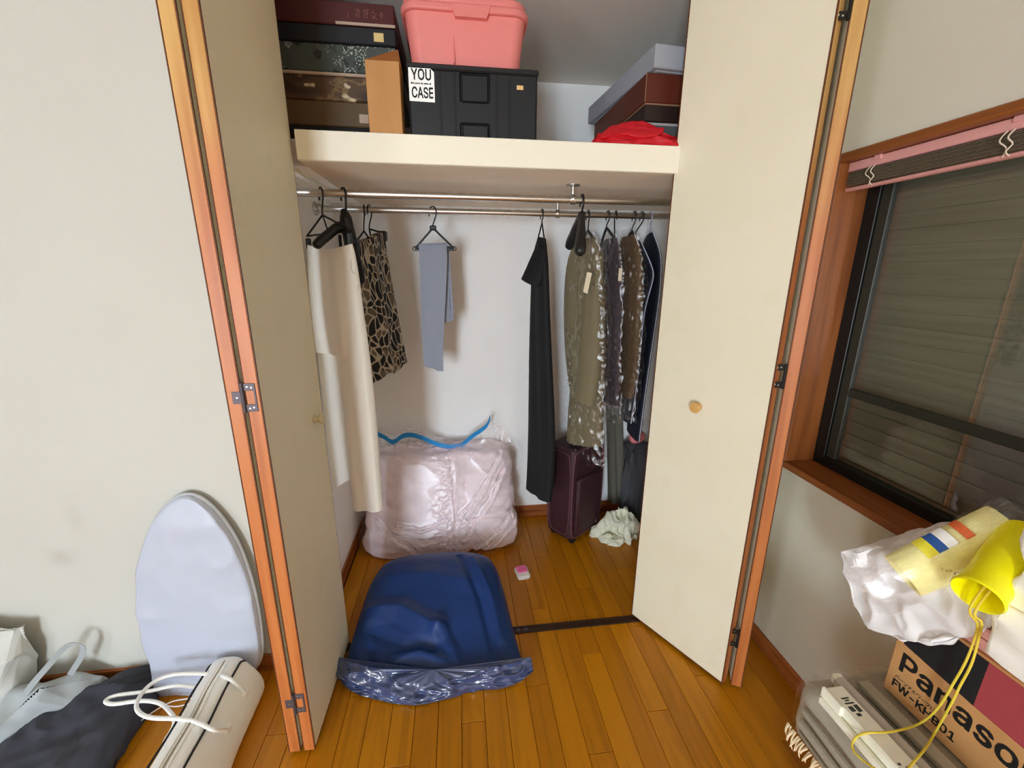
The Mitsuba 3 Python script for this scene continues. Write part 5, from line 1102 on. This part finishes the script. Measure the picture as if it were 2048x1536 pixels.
rs = thing('rolled_sheet', 'rolled cream sheet in a clear printed bag, lying on the white plastic bag', 'roll')
e0_, e1_ = np.array((0.8850, -0.7468, 0.8053)), np.array((1.0300, -0.7843, 0.9349))
ax_ = e1_ - e0_; ln = np.linalg.norm(ax_); ax_ /= ln
sd = np.cross([0, 0, 1.0], ax_); sd /= np.linalg.norm(sd); upv = np.cross(ax_, sd)
def roll_loop(t, ru, rv, w=0.0, seed=0):
    a = np.arange(40) * 2 * np.pi / 40
    r = 1 + w * (meshkit.noise(np.c_[np.cos(a) * 3, np.sin(a) * 3, a * 0 + t * 9], seed) - 0.5)
    return e0_ + ax_ * ln * t + (np.cos(a) * ru * r)[:, None] * sd + (np.sin(a) * rv * r)[:, None] * upv
RU, RV = 0.036, 0.047
outer = [roll_loop(t, RU, RV, 0.06, 3) for t in np.linspace(0, 1, 14)]
inner = [roll_loop(t, RU - 0.008, RV - 0.012, 0.06, 3) for t in np.linspace(0, 0.4, 6)][::-1]
m = loft([outer[0] * 0.02 + inner[0] * 0.98] + inner[:1] + inner + outer)
part(rs, 'sheet', m, 'cream_sheet', 40)
sp_ = [e0_ + ax_ * 0.034 + (math.cos(a) * (0.012 + 0.0026 * a))  * sd * 0.72 + (math.sin(a) * (0.012 + 0.0026 * a)) * upv for a in np.linspace(0, 8, 60)]
part(rs, 'inner_layer', ribbon(sp_, ax_ * 0.05, 0.0015), 'cream_sheet', 40)
fl3 = loft([roll_loop(t, RU * k, RV * k, 0.10, 5) for t, k in ((-0.42, 0.95), (-0.34, 1.2), (-0.2, 1.22), (-0.05, 1.16), (0.1, 1.12), (0.25, 1.10), (0.4, 1.09), (0.55, 1.10), (0.7, 1.10), (0.85, 1.12), (1.0, 1.16), (1.12, 1.2))], cap=False)
fl3 = refine(fl3, 0.008); fl3 = wrinkle(fl3, 0.003, 18, 6, True, 2)
part(rs, 'clear_bag', fl3, 'film', True, label='clear plastic bag')
def band(t0, t1, a0, a1, k=1.135):
    A_ = np.linspace(a0, a1, 10); g = np.array([[e0_ + ax_ * ln * t + math.cos(a) * RU * k * sd + math.sin(a) * RV * k * upv for a in A_] for t in np.linspace(t0, t1, 5)])
    return shell_grid(g, g + upv * 0.0006)
for (t0, t1, c_) in ((0.26, 0.36, 'print_yellow'), (0.36, 0.45, 'print_blue'), (0.45, 0.55, 'white_paper'), (0.62, 0.70, 'print_orange')):
    part(rs, 'print_band', band(t0, t1, 1.35, 2.3), c_)
mk = [band(0.32 + 0.065 * k, 0.335 + 0.065 * k, -0.32, 0.42, 1.14) for k in range(8)] + [band(0.335 + 0.065 * k, 0.355 + 0.065 * k, 0.30 - 0.3 * (k % 2), 0.42 - 0.3 * (k % 2), 1.14) for k in range(8)]
part(rs, 'faint_print', cat(*mk), 'print_grey', label='faint grey printing on the bag')
mat('cream_sheet', S(240, 232, 160), 0.6)
mat('print_yellow', S(232, 220, 60), 0.5)
mat('print_blue', S(40, 88, 160), 0.5)
mat('print_orange', S(206, 96, 48), 0.5)
mat('print_grey', S(172, 170, 140), 0.5)

cn = thing('yellow_cone', 'bright yellow plastic cone with a long yellow cord, beside the rolled cream sheet', 'cone')
c0, c1 = np.array((0.8700, -0.8699, 0.8692)), np.array((1.0200, -0.8249, 0.9335))
ca = c1 - c0; cl_ = np.linalg.norm(ca); ca /= cl_
prof = [(0.025, 0.03), (0.0265, 0.012), (0.030, 0.0), (0.0335, -0.003), (0.0355, 0.002), (0.0325, 0.012), (0.032, 0.04), (0.036, 0.09), (0.041, cl_)]
prof_in = [(0.036, cl_ * 0.9), (0.031, 0.09), (0.0265, 0.04)]
part(cn, 'body', lathe(prof_in + prof, c0, ca, 48), 'yellow_plastic', 40)
mat('yellow_plastic', S(246, 236, 8), 0.35)
k1 = np.vstack([[c0 + ca * 0.09 + [0, 0, -0.010], c0 + ca * 0.02 + [0, 0, 0.002]], [c0 - ca * 0.012 + np.array([0, 0, -0.022])], [(0.8850, -0.8694, 0.8148)], [(0.9380, -0.8468, 0.7471), (0.9380, -0.8461, 0.6912)], [(0.9450, -0.8358, 0.6220), (0.9450, -0.8296, 0.5669)], [(0.9505, -0.8085, 0.4870)], [(0.8750, -0.8237, 0.4970)], [(0.8232, -0.8287, 0.5060), (0.8030, -0.8263, 0.5060)], [(0.7889, -0.8164, 0.4850)], [(0.7738, -0.8213, 0.4700), (0.7668, -0.8371, 0.4700)], [(0.7656, -0.8605, 0.4800)], [(0.7570, -0.8914, 0.5050), (0.7706, -0.9082, 0.5050)]])
k2 = np.vstack([[c0 + ca * 0.09 + [0.01, 0, -0.012], c0 + ca * 0.02 + [0.004, -0.006, 0.0]], [c0 - ca * 0.012 + np.array([0.002, -0.006, -0.024])], [(0.8850, -0.8748, 0.8200)], [(0.9380, -0.8519, 0.7489), (0.9380, -0.8543, 0.6970)], [(0.9450, -0.8464, 0.6347), (0.9450, -0.8432, 0.5843)], [(0.9591, -0.8272, 0.4850)], [(0.8852, -0.8618, 0.4960)], [(0.8243, -0.8864, 0.5050), (0.7791, -0.9053, 0.5050)]])
part(cn, 'cord', cat(tube(spl(k1, 160), 0.0021, 8), tube(spl(k2, 120), 0.0021, 8)), 'yellow_cord', True, label='thin yellow cord')
mat('yellow_cord', proc(lambda p, n, uv: mix(S(236, 214, 74), S(206, 180, 50), 0.5 + 0.5 * dr.sin((p.x + p.y + p.z) * 2200))), 0.6)

pbg = thing('paper_bag', 'creased white paper bag at the right edge, standing on the pink box', 'paper bag')
lo_ = []
for t in np.linspace(0, 1, 26):
    z = 0.7625 + 0.30 * t; g = 1 + 0.02 * math.sin(t * 9)
    o_ = rrect(0.185 * g, 0.26 * g, 0.012, 10); o_ = np.vstack([np.linspace(o_[i], o_[(i + 1) % len(o_)], 4)[:-1] for i in range(len(o_))])
    lo_.append(np.c_[o_[:, 0] + 1.0 + 0.02 * t - 0.012, o_[:, 1] - 1.012 + 0.01 * t, np.full(len(o_), z)])
m = loft(lo_); m = refine(m, 0.024); m = wrinkle(m, 0.006, 14, 91, True, 2)
m.vertices[:, 2] = np.maximum(m.vertices[:, 2], 0.7615)
part(pbg, 'body', m, 'paper_white', 40)
for z in (0.812, 0.868):
    part(pbg, 'crease', tube([(0.8985 + 0.002 * math.sin(y * 40), y, z + 0.004 * math.sin(y * 30)) for y in np.linspace(-0.895, -1.13, 20)], 0.0016, 5), 'paper_white', True)
mat('paper_white', S(236, 232, 222), 0.7)
